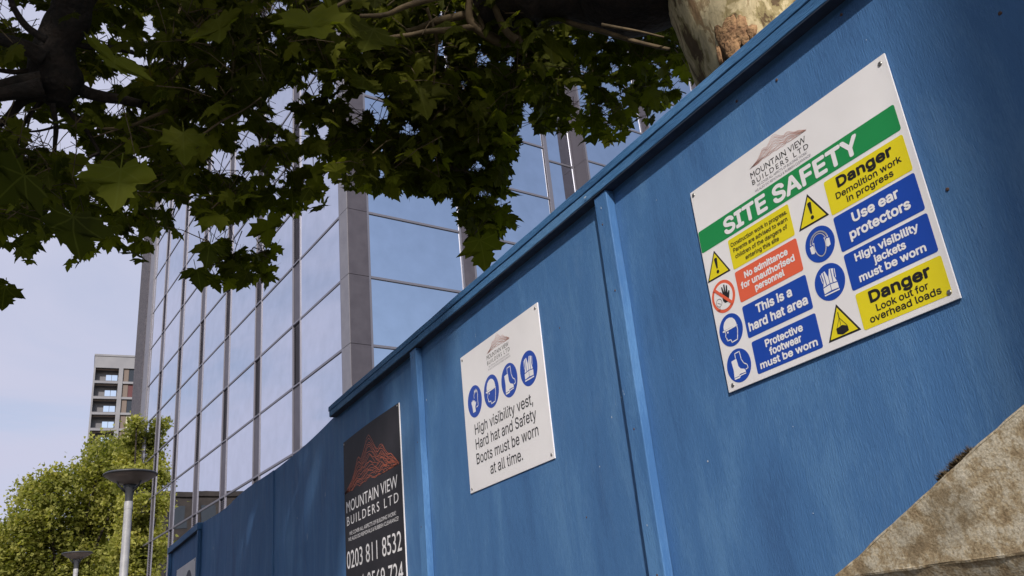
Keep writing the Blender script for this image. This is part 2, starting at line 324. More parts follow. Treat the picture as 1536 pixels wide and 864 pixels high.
# ------------------------------------------------------------------ hoarding
P = 1.17                                     # plywood face
def Y(v): return v*P
hoard = empty('hoarding', (P, 2, 0), 'blue painted plywood hoarding with battens and a timber cap along the pavement', 'hoarding')
def HB(): return MB()
def hpart(mb, name, m, bevel=0, smooth=False):
    mb.v = [(x-P, y-2, z) for x, y, z in mb.v]
    return mb.build(name, m, hoard, smooth, bevel)
def slab_panel(y0, y1, tops, x, wob=0):
    """plywood sheet as a grid so that it can bow a little; tops = [(y,z)] along the top edge"""
    ny, nz = 10, 8; vs = []; fs = []
    def top(y):
        for (ya, za), (yb, zb) in zip(tops, tops[1:]):
            if ya <= y <= yb: return za + (zb-za)*(y-ya)/(yb-ya)
        return tops[0][1] if y < tops[0][0] else tops[-1][1]
    for side in (0, .018):
        for i in range(ny+1):
            y = y0+(y1-y0)*i/ny
            for j in range(nz+1):
                z = .01 + (top(y)-.01)*j/nz
                b = wob*math.sin(math.pi*i/ny)*(.4+.6*j/nz)
                vs.append((x+side+b, y, z))
    n = (ny+1)*(nz+1); w_ = nz+1
    for i in range(ny):
        for j in range(nz):
            a = i*w_+j; fs.append((a, a+1, a+w_+1, a+w_)); fs.append((n+a, n+a+w_, n+a+w_+1, n+a+1))
    for j in range(nz):
        fs.append((j, n+j, n+j+1, j+1)); a = ny*w_+j; fs.append((a, a+1, n+a+1, n+a))
    for i in range(ny):
        a = i*w_; fs.append((a, a+w_, n+a+w_, n+a)); a += nz; fs.append((a, n+a, n+a+w_, a+w_))
    return HB().add(vs, fs)
ZC0, ZC1 = EYE+.978, EYE+1.024               # cap underside, fascia top
joints = [-2.10, -.905, .290, 1.483, 2.676, 3.655]
for a, b in zip(joints, joints[1:]):
    hpart(slab_panel(a+.001, b-.001, [(a, EYE+1.0), (b, EYE+1.0)], P, rnd.uniform(-.002, .002)), 'plywood_panel', M['ply'])
far = [(3.657, EYE+.99), (3.86, EYE+.985), (4.63, EYE+.968), (4.864, EYE+.965), (5.2, EYE+.974), (6.16, EYE+.988), (6.845, EYE+1.012)]
for k, (a, b) in enumerate(((3.657, 4.72), (4.72, 5.78), (5.78, 6.845))):
    hpart(slab_panel(a+.001, b-.001, far, P+.004-.006*(k % 2), (.012, -.014, .01)[k]), 'plywood_panel', M['ply'])
hpart(slab_panel(6.849, 8.29, [(6.8, EYE+.985), (8.3, EYE+.985)], P+.001), 'plywood_panel', M['ply'])
def timber(y0, y1, x0, x1, z0, z1, name, m, seg=24, amp=.0012, bev=.0025, horiz=True):
    mb = HB(); L = (y1-y0) if horiz else (z1-z0); n = max(2, int(L*seg)); vs = []; fs = []; sd = rnd.random()*90
    for i in range(n+1):
        t = i/n
        for q, (cx, cz) in enumerate(((0, 0), (1, 0), (1, 1), (0, 1))):
            jx = noise.noise((t*L*5+sd, q*9.1, 0))*amp; jz = noise.noise((t*L*5+sd, q*9.1, 5))*amp
            if horiz: vs.append((x0+(x1-x0)*cx+jx, y0+L*t, z0+(z1-z0)*cz+jz))
            else: vs.append((x0+(x1-x0)*cx+jx, y0+(y1-y0)*cz+jz, z0+L*t))
    for i in range(n):
        for q in range(4): a = i*4+q; b = i*4+(q+1) % 4; fs.append((a, b, b+4, a+4))
    fs.append((3, 2, 1, 0)); a = n*4; fs.append((a, a+1, a+2, a+3))
    mb.add(vs, fs); return hpart(mb, name, m, bevel=bev)
for yc in (-2.10, -.905, .290, 1.483, 2.676):
    timber(yc-.026, yc+.026, 1.146, P-.0005, .02, ZC0-.0038, 'batten', M['batten'], horiz=False)
timber(6.852, 6.90, 1.146, P-.0005, .02, ZC0-.0158, 'batten', M['batten'], horiz=False)
timber(8.235, 8.288, 1.146, P-.0005, .02, ZC0-.0158, 'batten', M['batten'], horiz=False)
# cap: a fascia strip with a second thinner strip lapped on top
for a, b in ((-2.2, .62), (.622, 3.628)):
    timber(a, b, 1.1400, 1.225, ZC0, ZC0+.024, 'cap_board', M['cap'], amp=.0016, bev=.0018)
    timber(a, b+.004, 1.1372, 1.222, ZC0+.0255, ZC1, 'cap_board', M['cap'], amp=.0020, bev=.0018)
timber(6.86, 8.31, 1.140, 1.225, ZC0-.012, ZC0+.038, 'cap_board', M['cap'], amp=.0012)
msof = noisy('dark shade under cap', (.012, .022, .045), (.022, .038, .075), 30, .9)  # deep shade below the cap, put into the colour of a thin strip
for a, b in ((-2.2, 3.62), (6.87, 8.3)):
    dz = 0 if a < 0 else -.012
    hpart(HB().box((1.1415, a, ZC0+dz-.0032), (P-.0006, b, ZC0+dz-.0008)), 'cap_shade_strip', msof)
# nails, filled screw heads
scr = MB(); scr.lathe([(.0001, .0012), (.0022, .0011), (.0032, .0004), (.0034, -.001)], n=10)
scr_me = scr.mesh('screw_head', M['rust'], True)
for px, py in ((1105, 152), (1262, 22), (1421, 284), (1096, 283), (840, 492), (1165, 120), (880, 776), (950, 600), (1500, 20)):
    q = onx(px, py, P)
    o = link('screw_head', scr_me, hoard, (q.x-P-.0004, q.y-2, q.z)); o.rotation_euler.y = -math.pi/2; o.scale = (.9, .9, .8)
for yc in (.290, 1.483, 2.676):
    for z in (.3, .75, 1.2, 1.66, 1.95, 2.24, 2.47):
        o = link('screw_head', scr_me, hoard, (1.1462-P, yc-2+rnd.uniform(-.012, .012), z+rnd.uniform(-.05, .05))); o.rotation_euler.y = -math.pi/2; o.scale = (.8,)*3

# chips where the blue coat has flaked or been splashed
mchip = mat('pale paint chip', (.50, .56, .64), .6)
for px, py, sx_, sz_, xp in ((1062, 692, .0022, .002, P), (839, 604, .0015, .002, P), (833, 655, .001, .001, P), (918, 626, .0016, .0035, 1.1455), (971, 788, .0016, .003, 1.1455), (902, 312, .0018, .004, 1.1455), (932, 596, .001, .001, 1.1455), (878, 296, .006, .0022, 1.1365),
                             (488, 742, .002, .012, P), (446, 777, .002, .006, P), (461, 805, .002, .022, P), (320, 822, .004, .012, P), (1010, 540, .0008, .001, P), (1300, 60, .001, .001, P), (985, 300, .0012, .0012, P), (716, 505, .003, .0015, P), (640, 600, .002, .006, P), (1190, 640, .001, .0012, P), (1220, 770, .0014, .001, P), (850, 780, .004, .001, P), (900, 700, .0012, .003, P)):
    q = onx(px, py, xp); n_ = 9; mb = MB()
    pts_ = [(math.cos(2*math.pi*k/n_)*rnd.uniform(.5, 1.2)*sx_, math.sin(2*math.pi*k/n_)*rnd.uniform(.6, 1.1)*sz_) for k in range(n_)]
    hpart(mb.add([(xp-.0008, q.y+a_, q.z+b_) for a_, b_ in pts_]+[(xp-.0011, q.y, q.z)], [(k, n_, (k+1) % n_) for k in range(n_)]), 'paint_chip', mchip)

# ------------------------------------------------------------------ signs
fontcache = {}
GROT = None
try:                                         # the grotesque face that ships inside Blender; the built-in face if it is missing
    import os
    _p = os.path.join(bpy.utils.system_resource('DATAFILES'), 'fonts', 'Inter.woff2')
    if os.path.exists(_p): GROT = bpy.data.fonts.load(_p)
except Exception: GROT = None
def text_raw(s, bold, grot=False):
    k = (s, bold, grot)
    if k not in fontcache:
        cu = bpy.data.curves.new('t', 'FONT'); cu.body = s; cu.size = 1; cu.offset = bold; cu.resolution_u = 3
        if grot and GROT: cu.font = GROT
        if s.startswith('BUILDERS'): cu.space_character = 1.35
        o = bpy.data.objects.new('t', cu); COL.objects.link(o)
        bpy.context.view_layer.update()
        oc = o.evaluated_get(bpy.context.evaluated_depsgraph_get()).to_curve(bpy.context.evaluated_depsgraph_get(), apply_modifiers=False)
        loops = []
        for sp_ in oc.splines:
            bp_ = sp_.bezier_points; n = len(bp_); lp = []
            if n:
                for i in range(n):
                    a_, b_ = bp_[i], bp_[(i+1) % n]
                    if (a_.handle_right-a_.co).length < 1e-5 and (b_.handle_left-b_.co).length < 1e-5: lp.append(a_.co.copy())
                    else:
                        lp += interpolate_bezier(a_.co, a_.handle_right, b_.handle_left, b_.co, 5)[:-1]
            else: lp = [Vector(p.co[:3]) for p in sp_.points]
            q_ = []
            for p in lp:
                if not q_ or (p-q_[-1]).length > 1e-5: q_.append(Vector((p.x, p.y, 0)))
            if len(q_) > 2:
                ar = sum(q_[i].x*q_[(i+1) % len(q_)].y-q_[(i+1) % len(q_)].x*q_[i].y for i in range(len(q_)))/2
                if abs(ar) > 1e-7: loops.append((ar, q_))
        o.to_curve_clear() if hasattr(o, 'to_curve_clear') else None
        pts = []; eds = []
        for _, l in loops:
            o0 = len(pts); pts += [Vector((p.x, p.y)) for p in l]; eds += [(o0+i, o0+(i+1) % len(l)) for i in range(len(l))]
        cv, ce, cf, *_x = delaunay_2d_cdt(pts, eds, [], 0, 1e-5)
        cen = np.array([((cv[f[0]]+cv[f[1]]+cv[f[2]])/3)[:] for f in cf]); wn = np.zeros(len(cf))
        for _, l in loops:                                       # non-zero winding: inside counts whatever overlaps
            A_ = np.array([p[:2] for p in l]); B_ = np.roll(A_, -1, 0)
            for (x0, y0), (x1, y1) in zip(A_, B_):
                if y0 == y1: continue
                side = (x1-x0)*(cen[:, 1]-y0)-(cen[:, 0]-x0)*(y1-y0)
                wn += ((y0 <= cen[:, 1]) & (y1 > cen[:, 1]) & (side > 0)); wn -= ((y1 <= cen[:, 1]) & (y0 > cen[:, 1]) & (side < 0))
        vs = [(p[0], p[1], 0) for p in cv]; fs = []
        for f, w0 in zip(cf, wn):
            if abs(w0) < .5: continue
            A_, B_, C_ = (cv[i] for i in f); cr = (B_-A_).cross(C_-A_)
            if abs(cr) > 1e-10: fs.append(tuple(f) if cr > 0 else tuple(f)[::-1])
        bpy.data.objects.remove(o); bpy.data.curves.remove(cu)
        fontcache[k] = (vs, fs)
    return fontcache[k]
CAPH = {}
def cap_metric(bold, grot):
    if (bold, grot) not in CAPH:
        v, _ = text_raw('H', bold, grot); ys = [p[1] for p in v]; CAPH[bold, grot] = (min(ys), max(ys))
    return CAPH[bold, grot]
def lettering(parent, s, u0, u1, base, cap, m, layer=2, bold=.018, name='lettering'):
    """one line of lettering fitted between u0 and u1 (mm), baseline v=base, capital height cap"""
    grot = not any(w_ in s for w_ in ('MOUNTAIN', 'BUILDERS', 'WE COVER', 'WE ALSO', '8532', '0569'))
    emb = bold if grot else 0
    if grot: bold = 0
    vs, fs = text_raw(s, bold, grot); xs = [p[0] for p in vs]; a, b = min(xs), max(xs); c0, c1 = cap_metric(bold, grot)
    k = (u1-u0)/(b-a); h = cap/(c1-c0)
    mb = MB(); r = emb*h*1.25      # heavier print: the same outline laid down again a hair to each side
    sh = [(0, 0)] + ([(r*math.cos(q*math.pi/4), r*math.sin(q*math.pi/4)) for q in range(8)] if emb else [])
    for n_, (ex, ey) in enumerate(sh):
        mb.add([((u0+(x-a)*k+ex)/1000, (-base+(y-c0)*h+ey)/1000, layer*LAY+n_*.000008+z_) for x, y, z_ in vs], fs)
    return mb.build(name, m, parent)
LAY = .00035
def poly(parent, pts, m, layer, name, mb=None):
    mb = mb or MB(); tri = tessellate_polygon([[Vector((x, -y, 0)) for x, y in pts]])
    vs = [(x/1000, -y/1000, layer*LAY) for x, y in pts]
    fs = []
    for t in tri:
        a, b, c = [Vector(vs[i]) for i in t]
        fs.append(t if (b-a).cross(c-a).z > 0 else t[::-1])
    mb.add(vs, fs)
    return mb.build(name, m, parent) if name else mb
def rrect(u0, v0, u1, v1, r=5, n=4):
    pts = []
    for cx, cy, a0 in ((u1-r, v0+r, -90), (u1-r, v1-r, 0), (u0+r, v1-r, 90), (u0+r, v0+r, 180)):
        for i in range(n+1): a = R(a0+90*i/n); pts.append((cx+r*math.cos(a), cy+r*math.sin(a)))
    return pts
def circ(cu, cv, ru, rv=None, n=36, a0=0, a1=360):
    rv = rv or ru; return [(cu+ru*math.cos(R(a0+(a1-a0)*i/n)), cv+rv*math.sin(R(a0+(a1-a0)*i/n))) for i in range(n if a1-a0 == 360 else n+1)]
def stroke(mb, pts, w_, layer, closed=False):
    if closed: pts = list(pts)+[pts[0]]
    for (x0, y0), (x1, y1) in zip(pts, pts[1:]):
        L = math.hypot(x1-x0, y1-y0)
        if L < 1e-6: continue
        nx, ny = -(y1-y0)/L*w_/2, (x1-x0)/L*w_/2; ex, ey = (x1-x0)/L*w_*.3, (y1-y0)/L*w_*.3
        q = [(x0-ex+nx, y0-ey+ny), (x0-ex-nx, y0-ey-ny), (x1+ex-nx, y1+ey-ny), (x1+ex+nx, y1+ey+ny)]
        mb.add([(x/1000, -y/1000, layer*LAY) for x, y in q], [(0, 1, 2, 3)])
SIGNROT = Matrix(((0, 0, -1), (-1, 0, 0), (0, 1, 0))).to_4x4()
def sign(name, label, y0, ztop, x=P, group=None, tilt=0):
    o = bpy.data.objects.new(name, None); COL.objects.link(o); o.empty_display_size = .1
    o.matrix_world = Matrix.Translation((x, y0, ztop)) @ SIGNROT @ Matrix.Rotation(tilt, 4, 'Z')
    return tag(o, label, 'sign', group)
def board(parent, W, H, m, th=3.2, bow=0, name='board'):
    nx, ny = 12, 10; vs = []; fs = []
    for z in (0, -th/1000):
        for i in range(nx+1):
            for j in range(ny+1):
                u, v = W*i/nx, H*j/ny; b = bow*math.sin(math.pi*i/nx)*(1-j/ny)**2
                vs.append((u/1000, (-v+b)/1000, z))
    n = (nx+1)*(ny+1); w_ = ny+1
    for i in range(nx):
        for j in range(ny): a = i*w_+j; fs.append((a, a+1, a+w_+1, a+w_)); fs.append((n+a, n+a+w_, n+a+w_+1, n+a+1))
    for j in range(ny): fs.append((j, n+j, n+j+1, j+1)); a = nx*w_+j; fs.append((a, a+1, n+a+1, n+a))
    for i in range(nx): a = i*w_; fs.append((a, a+w_, n+a+w_, n+a)); a += ny; fs.append((a, n+a, n+a+w_, a+w_))
    return MB().add(vs, fs).build(name, m, parent)
def screws(parent, pts, s=1.0, m='screw'):
    me = MB().lathe([(.0004, .0010), (.0012, .0016), (.0030, .0014), (.0040, .0006), (.0042, 0)], n=14).mesh('screw', M[m], True)
    for u, v in pts: o = link('screw', me, parent, (u/1000, -v/1000, LAY)); o.scale = (s, s, s)
# mountain logo
PROF = [(0, 0), (.07, .10), (.15, .22), (.22, .42), (.27, .64), (.305, .66), (.34, .58), (.40, .72), (.46, .95), (.50, 1.0), (.53, .93), (.57, .80), (.61, .66), (.655, .55), (.70, .63), (.74, .60), (.78, .46), (.83, .33), (.88, .30), (.93, .18), (1, 0.02)]
def prof(t):
    for (a, x), (b, y) in zip(PROF, PROF[1:]):
        if a <= t <= b: return x+(y-x)*(t-a)/(b-a)
    return 0
def mountain(parent, u0, u1, vb, vt, m, wid, lines=13, name='mountain_logo', seed=1):
    mb = MB(); W = u1-u0; H = vb-vt; rg = random.Random(seed)
    for k in range(lines):
        f = (k+1)/lines; ph = rg.uniform(0, 50); n = 56; pts = []
        a = .0+.10*(1-f)*rg.uniform(.2, 1); b = 1-.12*(1-f)*rg.uniform(0, 1)
        for i in range(n+1):
            t = a+(b-a)*i/n; hgt = prof(t)
            j = noise.noise((t*11+ph*.13, k*.55, 2.0))*.10*(1-f*.6) + noise.noise((t*34, k*.9+ph, 7))*.035
            v = hgt*(f**1.25) + j*min(1, hgt*3) + .035*math.sin(math.pi*t*1.5)*(1-f)
            if f > .99: v = hgt
            pts.append((u0+W*t, vb-H*max(0, v)))
        stroke(mb, pts, wid, 1)
    return mb.build(name, m, parent)

def disc(parent, cu, cv, r, m='blue', rv=None): return poly(parent, circ(cu, cv, r, rv), M[m], 1, 'pictogram_disc')
def P_(cu, cv, s, pts): return [(cu+x*s, cv+y*s) for x, y in pts]
def picto_hat(par, cu, cv, s, sy=None):
    mb = MB(); q = lambda pts: P_(cu, cv, s, pts)
    poly(None, q([(-.62, -.16), (-.60, -.40), (-.45, -.66), (-.20, -.80), (.08, -.82), (.34, -.72), (.52, -.52), (.60, -.26), (.60, -.14)]), None, 2, None, mb)
    poly(None, q([(-.76, -.06), (-.74, -.14), (.66, -.14), (.66, -.08), (-.60, -.02)]), None, 2, None, mb)
    stroke(mb, q([(.58, -.1), (.60, .18), (.52, .44), (.42, .78)]), .07*s, 2); stroke(mb, q([(.42, .78), (-.1, .82), (-.16, .62), (-.46, .60), (-.52, .36), (-.58, .30), (-.50, .10), (-.52, -.06)]), .07*s, 2)
    poly(None, q([(-.36, .02), (-.24, .02), (-.24, .14), (-.36, .14)]), None, 2, None, mb)
    mb.build('pictogram_symbol', M['swhite'], par)
def picto_boot(par, cu, cv, s):
    mb = MB(); q = lambda pts: P_(cu, cv, s, pts)
    poly(None, q([(-.58, -.42), (-.10, -.48), (-.04, .05), (.10, .24), (.42, .36), (.50, .50), (.50, .58), (-.06, .56), (-.14, .66), (-.58, .66), (-.52, .2)]), None, 2, None, mb)
    poly(None, q([(-.58, .70), (-.14, .70), (-.10, .64), (.50, .62), (.50, .68), (-.02, .70), (-.10, .80), (-.58, .80)]), None, 2, None, mb)
    stroke(mb, q([(-.16, -.52), (-.16, -.82), (.28, -.84), (.32, -.30), (.46, -.02), (.72, .16), (.76, .38), (.54, .42)]), .06*s, 2)
    mb.build('pictogram_symbol', M['swhite'], par)
def picto_vest(par, cu, cv, s, m='swhite'):
    mb = MB(); q = lambda pts: P_(cu, cv, s, pts)
    poly(None, q([(-.44, -.66), (-.16, -.72), (-.02, -.30), (-.02, .10), (-.50, .16), (-.38, -.2)]), None, 2, None, mb)
    poly(None, q([(.44, -.66), (.16, -.72), (.02, -.30), (.02, .10), (.50, .16), (.38, -.2)]), None, 2, None, mb)
    poly(None, q([(-.52, .22), (-.02, .16), (-.02, .52), (-.52, .56)]), None, 2, None, mb)
    poly(None, q([(.52, .22), (.02, .16), (.02, .52), (.52, .56)]), None, 2, None, mb)
    stroke(mb, q([(-.52, .66), (.52, .66)]), .08*s, 2)
    stroke(mb, q([(-.52, -.6), (-.48, -.1)]), .05*s, 2); stroke(mb, q([(.52, -.6), (.48, -.1)]), .05*s, 2)
    mb.build('pictogram_symbol', M[m], par)
    st = MB(); stroke(st, q([(-.27, -.66), (-.24, .1)]), .05*s, 3); stroke(st, q([(.27, -.66), (.24, .1)]), .05*s, 3); st.build('vest_stripe', M['blue'], par)
def picto_glove(par, cu, cv, s):
    mb = MB(); q = lambda pts: P_(cu, cv, s, pts)
    poly(None, q([(-.50, .02), (-.44, -.10), (-.36, -.02), (-.30, -.16), (-.22, -.04), (-.16, -.16), (-.08, -.04), (.0, -.08), (.04, .12), (.18, .02), (.20, .12), (.04, .36), (.06, .72), (-.34, .72), (-.38, .34)]), None, 2, None, mb)
    stroke(mb, q([(.22, .46), (.48, .40), (.46, -.02), (.52, -.44), (.42, -.72), (.32, -.50), (.26, -.80), (.16, -.52), (.08, -.76), (.02, -.42), (-.04, -.50), (-.04, -.22)]), .065*s, 2)
    mb.build('pictogram_symbol', M['swhite'], par)
def picto_ears(par, cu, cv, s):
    mb = MB(); q = lambda pts: P_(cu, cv, s, pts)
    stroke(mb, circ(cu, cv-.14*s, .64*s, .62*s, 22, 185, 355), .09*s, 2); stroke(mb, circ(cu, cv-.10*s, .50*s, .54*s, 22, 190, 350), .05*s, 2)
    stroke(mb, circ(cu, cv+.02*s, .42*s, .72*s, 24, -20, 200), .07*s, 2)
    poly(None, q([(-.74, -.08), (-.52, -.12), (-.44, .06), (-.42, .30), (-.52, .40), (-.72, .34)]), None, 2, None, mb)
    poly(None, q([(.74, -.08), (.52, -.12), (.44, .06), (.42, .30), (.52, .40), (.72, .34)]), None, 2, None, mb)
    mb.build('pictogram_symbol', M['swhite'], par)
def triangle(par, apex, l, r, sym):
    poly(par, [apex, l, r], M['ink'], 1, 'triangle_border')
    cx = (apex[0]+l[0]+r[0])/3; cy = (apex[1]+l[1]+r[1])/3; k = .84
    t = poly(par, [(cx+(x-cx)*k, cy+(y-cy)*k) for x, y in (apex, l, r)], M['yellow'], 2, 'warning_triangle')
    mb = MB(); h = (l[1]-apex[1])
    if sym == '!':
        poly(None, [(cx-4, apex[1]+.32*h), (cx-1, apex[1]+.29*h), (cx+2.5, apex[1]+.29*h), (cx+5, apex[1]+.32*h), (cx+2.2, apex[1]+.68*h), (cx-1.4, apex[1]+.68*h)], None, 3, None, mb)
        poly(None, circ(cx+.4, apex[1]+.80*h, 3.8, n=14), None, 3, None, mb)
    else:
        stroke(mb, [(cx-1, apex[1]+.26*h), (cx-1, apex[1]+.42*h)], 1.6, 3); stroke(mb, [(cx-1, apex[1]+.42*h), (cx-11, apex[1]+.72*h)], .9, 3); stroke(mb, [(cx-1, apex[1]+.42*h), (cx+11, apex[1]+.72*h)], .9, 3)
        stroke(mb, [(cx-1, apex[1]+.42*h), (cx-1, apex[1]+.70*h)], .9, 3)
        poly(None, [(cx-12, apex[1]+.70*h), (cx+2, apex[1]+.66*h), (cx+12, apex[1]+.74*h), (cx+12, apex[1]+.88*h), (cx-1, apex[1]+.93*h), (cx-12, apex[1]+.86*h)], None, 3, None, mb)
    mb.build('warning_symbol', M['ink'], t)

# --- big site safety board
s1 = sign('safety_sign', 'large white SITE SAFETY board with green banner and yellow, red and blue panels', 1.1994, EYE+.8315, P-.0045)
board(s1, 501, 435, M['white'])
screws(s1, [(9, 9), (489, 13), (487, 421), (14, 424)])
mountain(s1, 172, 318, 37, 3, M['pink'], .55, 12)
lettering(s1, 'MOUNTAIN VIEW', 170, 312, 57.5, 12.5, M['ink'], 1, .012)
lettering(s1, 'BUILDERS LTD', 170, 314, 71.5, 10, M['ink'], 1, .004)
lettering(s1, 'WE COVER ALL ASPECTS OF BUILDING WORK!', 180, 308, 80, 5, M['grey_ink'], 1, 0)
lettering(s1, 'WE ALSO DO REMOVALS & RUBBISH CLEARANCE!', 172, 314, 88.5, 5, M['grey_ink'], 1, 0)
g = poly(s1, rrect(1, 93, 491, 141, 4), M['green'], 1, 'green_banner')
lettering(g, 'SITE SAFETY', 76, 410, 133, 31, M['swhite'], 2, .028)
def tp(m, box, lines, ink='swhite', bold=.026):
    p = poly(s1, rrect(*box, 4), M[m], 1, 'text_panel')
    for s, u0, u1, base, cap in lines: lettering(p, s, u0, u1, base, cap, M[ink], 2, bold)
tp('yellow', (77, 147, 240, 210), [('Construction work in progress.', 83, 234, 164, 8.2), ('Parents are advised to warn', 87, 231, 177, 8.2), ('children of the dangers of', 89, 227, 190.5, 8.2), ('entering this site', 114, 202, 203.5, 8.2)], 'ink', .012)
tp('red', (77.5, 216, 240, 279), [('No admittance', 102, 214, 237, 12), ('for unauthorised', 88, 226, 254.5, 12), ('personnel', 122, 196, 271, 12)])
tp('blue', (78, 288, 241, 352), [('This is a', 113, 202, 313, 16), ('hard hat area', 86, 232, 340, 16)])
tp('blue', (83, 361, 242, 424), [('Protective', 117, 208, 381.5, 13), ('footwear', 123, 200, 399, 13), ('must be worn', 94, 232, 416.5, 12.5)])
p = poly(s1, rrect(325, 149, 490, 214, 4), M['yellow'], 1, 'text_panel')
lettering(p, 'Danger', 352, 464, 172, 17.5, M['ink'], 2, .03); lettering(p, 'Demolition work', 343, 476, 191, 11, M['ink'], 2, .012); lettering(p, 'in progress', 362, 456, 206, 11, M['ink'], 2, .012)
tp('blue', (325.5, 219, 490, 284), [('Use ear', 363, 454, 244, 16), ('protectors', 350, 468, 270, 16)])
tp('blue', (326.5, 290, 490.5, 355), [('High visibility', 348, 470, 309.5, 12.5), ('jackets', 381, 441, 327.5, 12.5), ('must be worn', 346, 472, 346, 12.5)])
p = poly(s1, rrect(329, 362, 491.5, 425, 4), M['yellow'], 1, 'text_panel')
lettering(p, 'Danger', 355, 467, 385.5, 17.5, M['ink'], 2, .03); lettering(p, 'Look out for', 362, 458, 403, 11, M['ink'], 2, .012); lettering(p, 'overhead loads', 345, 476, 417.5, 11, M['ink'], 2, .012)
triangle(s1, (35, 149), (1, 207), (69, 207), '!'); triangle(s1, (286, 151), (250, 209), (320, 209), '!'); triangle(s1, (288, 363), (255, 421), (324, 421), 'load')
# no entry hand
poly(s1, circ(36, 249, 33), M['red'], 1, 'prohibition_ring'); d_ = poly(s1, circ(36, 249, 26.5), M['white'], 2, 'pictogram_disc')
hb = MB(); s_ = 25; q = lambda pts: P_(41, 247, s_, pts)
poly(None, q([(-.30, .10), (-.46, -.30), (-.36, -.36), (-.22, -.08), (-.24, -.66), (-.12, -.70), (-.02, -.16), (.04, -.80), (.18, -.78), (.16, -.14), (.32, -.66), (.44, -.60), (.34, .0), (.50, -.18), (.60, -.08), (.40, .42), (.24, .68), (-.12, .68), (-.30, .44)]), None, 3, None, hb)
hb.build('hand_symbol', M['ink'], d_)
fb = MB(); stroke(fb, circ(22, 258, 8, n=14), .9, 3, True); stroke(fb, [(22, 266), (20, 274), (14, 271)], .9, 3); stroke(fb, [(18, 257), (26, 262)], .9, 3); fb.build('figure_symbol', M['ink'], d_)
bb = MB(); stroke(bb, [(36-21, 249-21), (36+21, 249+21)], 6.2, 4); bb.build('prohibition_bar', M['red'], d_)
for cu, cv, fn in ((38, 320, picto_hat), (40, 392.5, picto_boot), (286.5, 250, picto_ears), (287, 321.5, picto_vest)):
    fn(disc(s1, cu, cv, 32.5), cu, cv, 30)

# --- helmet and boots notice
s2 = sign('notice_sign', 'white notice with four blue circles and High visibility vest wording, on the middle blue panel', 2.342, EYE+.8364, P-.0045)
board(s2, 491, 425, M['white'])
screws(s2, [(12, 12), (478, 12), (478, 413), (13, 414)])
mountain(s2, 180, 323, 45, 6, M['pink'], .7, 10, seed=4)
lettering(s2, 'MOUNTAIN VIEW', 176, 314, 64, 13, M['ink'], 1, .012); lettering(s2, 'BUILDERS LTD', 176, 318, 80, 11.5, M['ink'], 1, .002)
lettering(s2, 'WE COVER ALL ASPECTS OF BUILDING WORK!', 184, 312, 90, 5, M['grey_ink'], 1, 0); lettering(s2, 'WE ALSO DO REMOVALS & RUBBISH CLEARANCE!', 178, 318, 98, 5, M['grey_ink'], 1, 0)
for cu, fn in ((76, picto_glove), (187, picto_hat), (299, picto_boot), (411, picto_vest)):
    fn(disc(s2, cu, 162, 47.5, rv=49), cu, 162, 45)
for s, u0, u1, b in (('High visibility vest,', 62, 415, 262), ('Hard hat and Safety', 60, 424, 306), ('Boots must be worn', 58, 426, 350), ('at all time.', 140, 332, 395)):
    lettering(s2, s, u0, u1, b, 31, M['ink'], 1, .004)

# --- dark company board
s3 = sign('company_sign', 'dark grey company board with orange mountain line drawing and phone numbers', 3.5155, EYE+.8371, P-.0045)
board(s3, 642, 900, M['swhite'], bow=5)
fc = board(s3, 638, 897, M['black_board'], .5, bow=5, name='printed_face'); fc.location.z = .0009
sub = fc
k3 = dict(layer=3)
mb = mountain(s3, 4, 622, 219, 40, M['orange'], 1.7, 17, seed=9); mb.location.z = .0013
def l3(*a, **k): o = lettering(s3, *a, **k); o.location.z = .0012
l3('MOUNTAIN VIEW', 25, 598, 298, 45, M['swhite'], 1, .010); l3('BUILDERS LTD', 27, 601, 350, 35, M['swhite'], 1, 0)
l3('WE COVER ALL ASPECTS OF BUILDING WORK!', 55, 570, 391, 14, M['swhite'], 1, 0); l3('WE ALSO DO REMOVALS & RUBBISH CLEARANCE!', 40, 592, 413, 14, M['swhite'], 1, 0)
l3('0203 811 8532', 16, 612, 518, 67, M['swhite'], 1, 0)
l3('4 0569 724', 170, 613, 622, 67, M['swhite'], 1, 0)
screws(s3, [(12, 10), (628, 8), (12, 885), (628, 885)], 1.1)
for ch in s3.children:
    if ch.name.startswith('screw'): ch.location.z = .002

# --- far sign
s4 = sign('small_sign', 'white sign with a dark ring on the far end panel of the hoarding', 7.905, EYE+.786, P-.0045)
board(s4, 868, 700, M['white'], 5)
dk = mat('sign navy ink', (.03, .045, .09), .45)
poly(s4, circ(600, 235, 175), dk, 1, 'dark_ring'); rg_ = poly(s4, circ(600, 235, 118), M['white'], 2, 'ring_centre')
poly(s4, [(40, 120), (190, 120), (190, 330), (40, 330)], dk, 1, 'dark_panel')
screws(s4, [(15, 15), (850, 15)], 1.5)

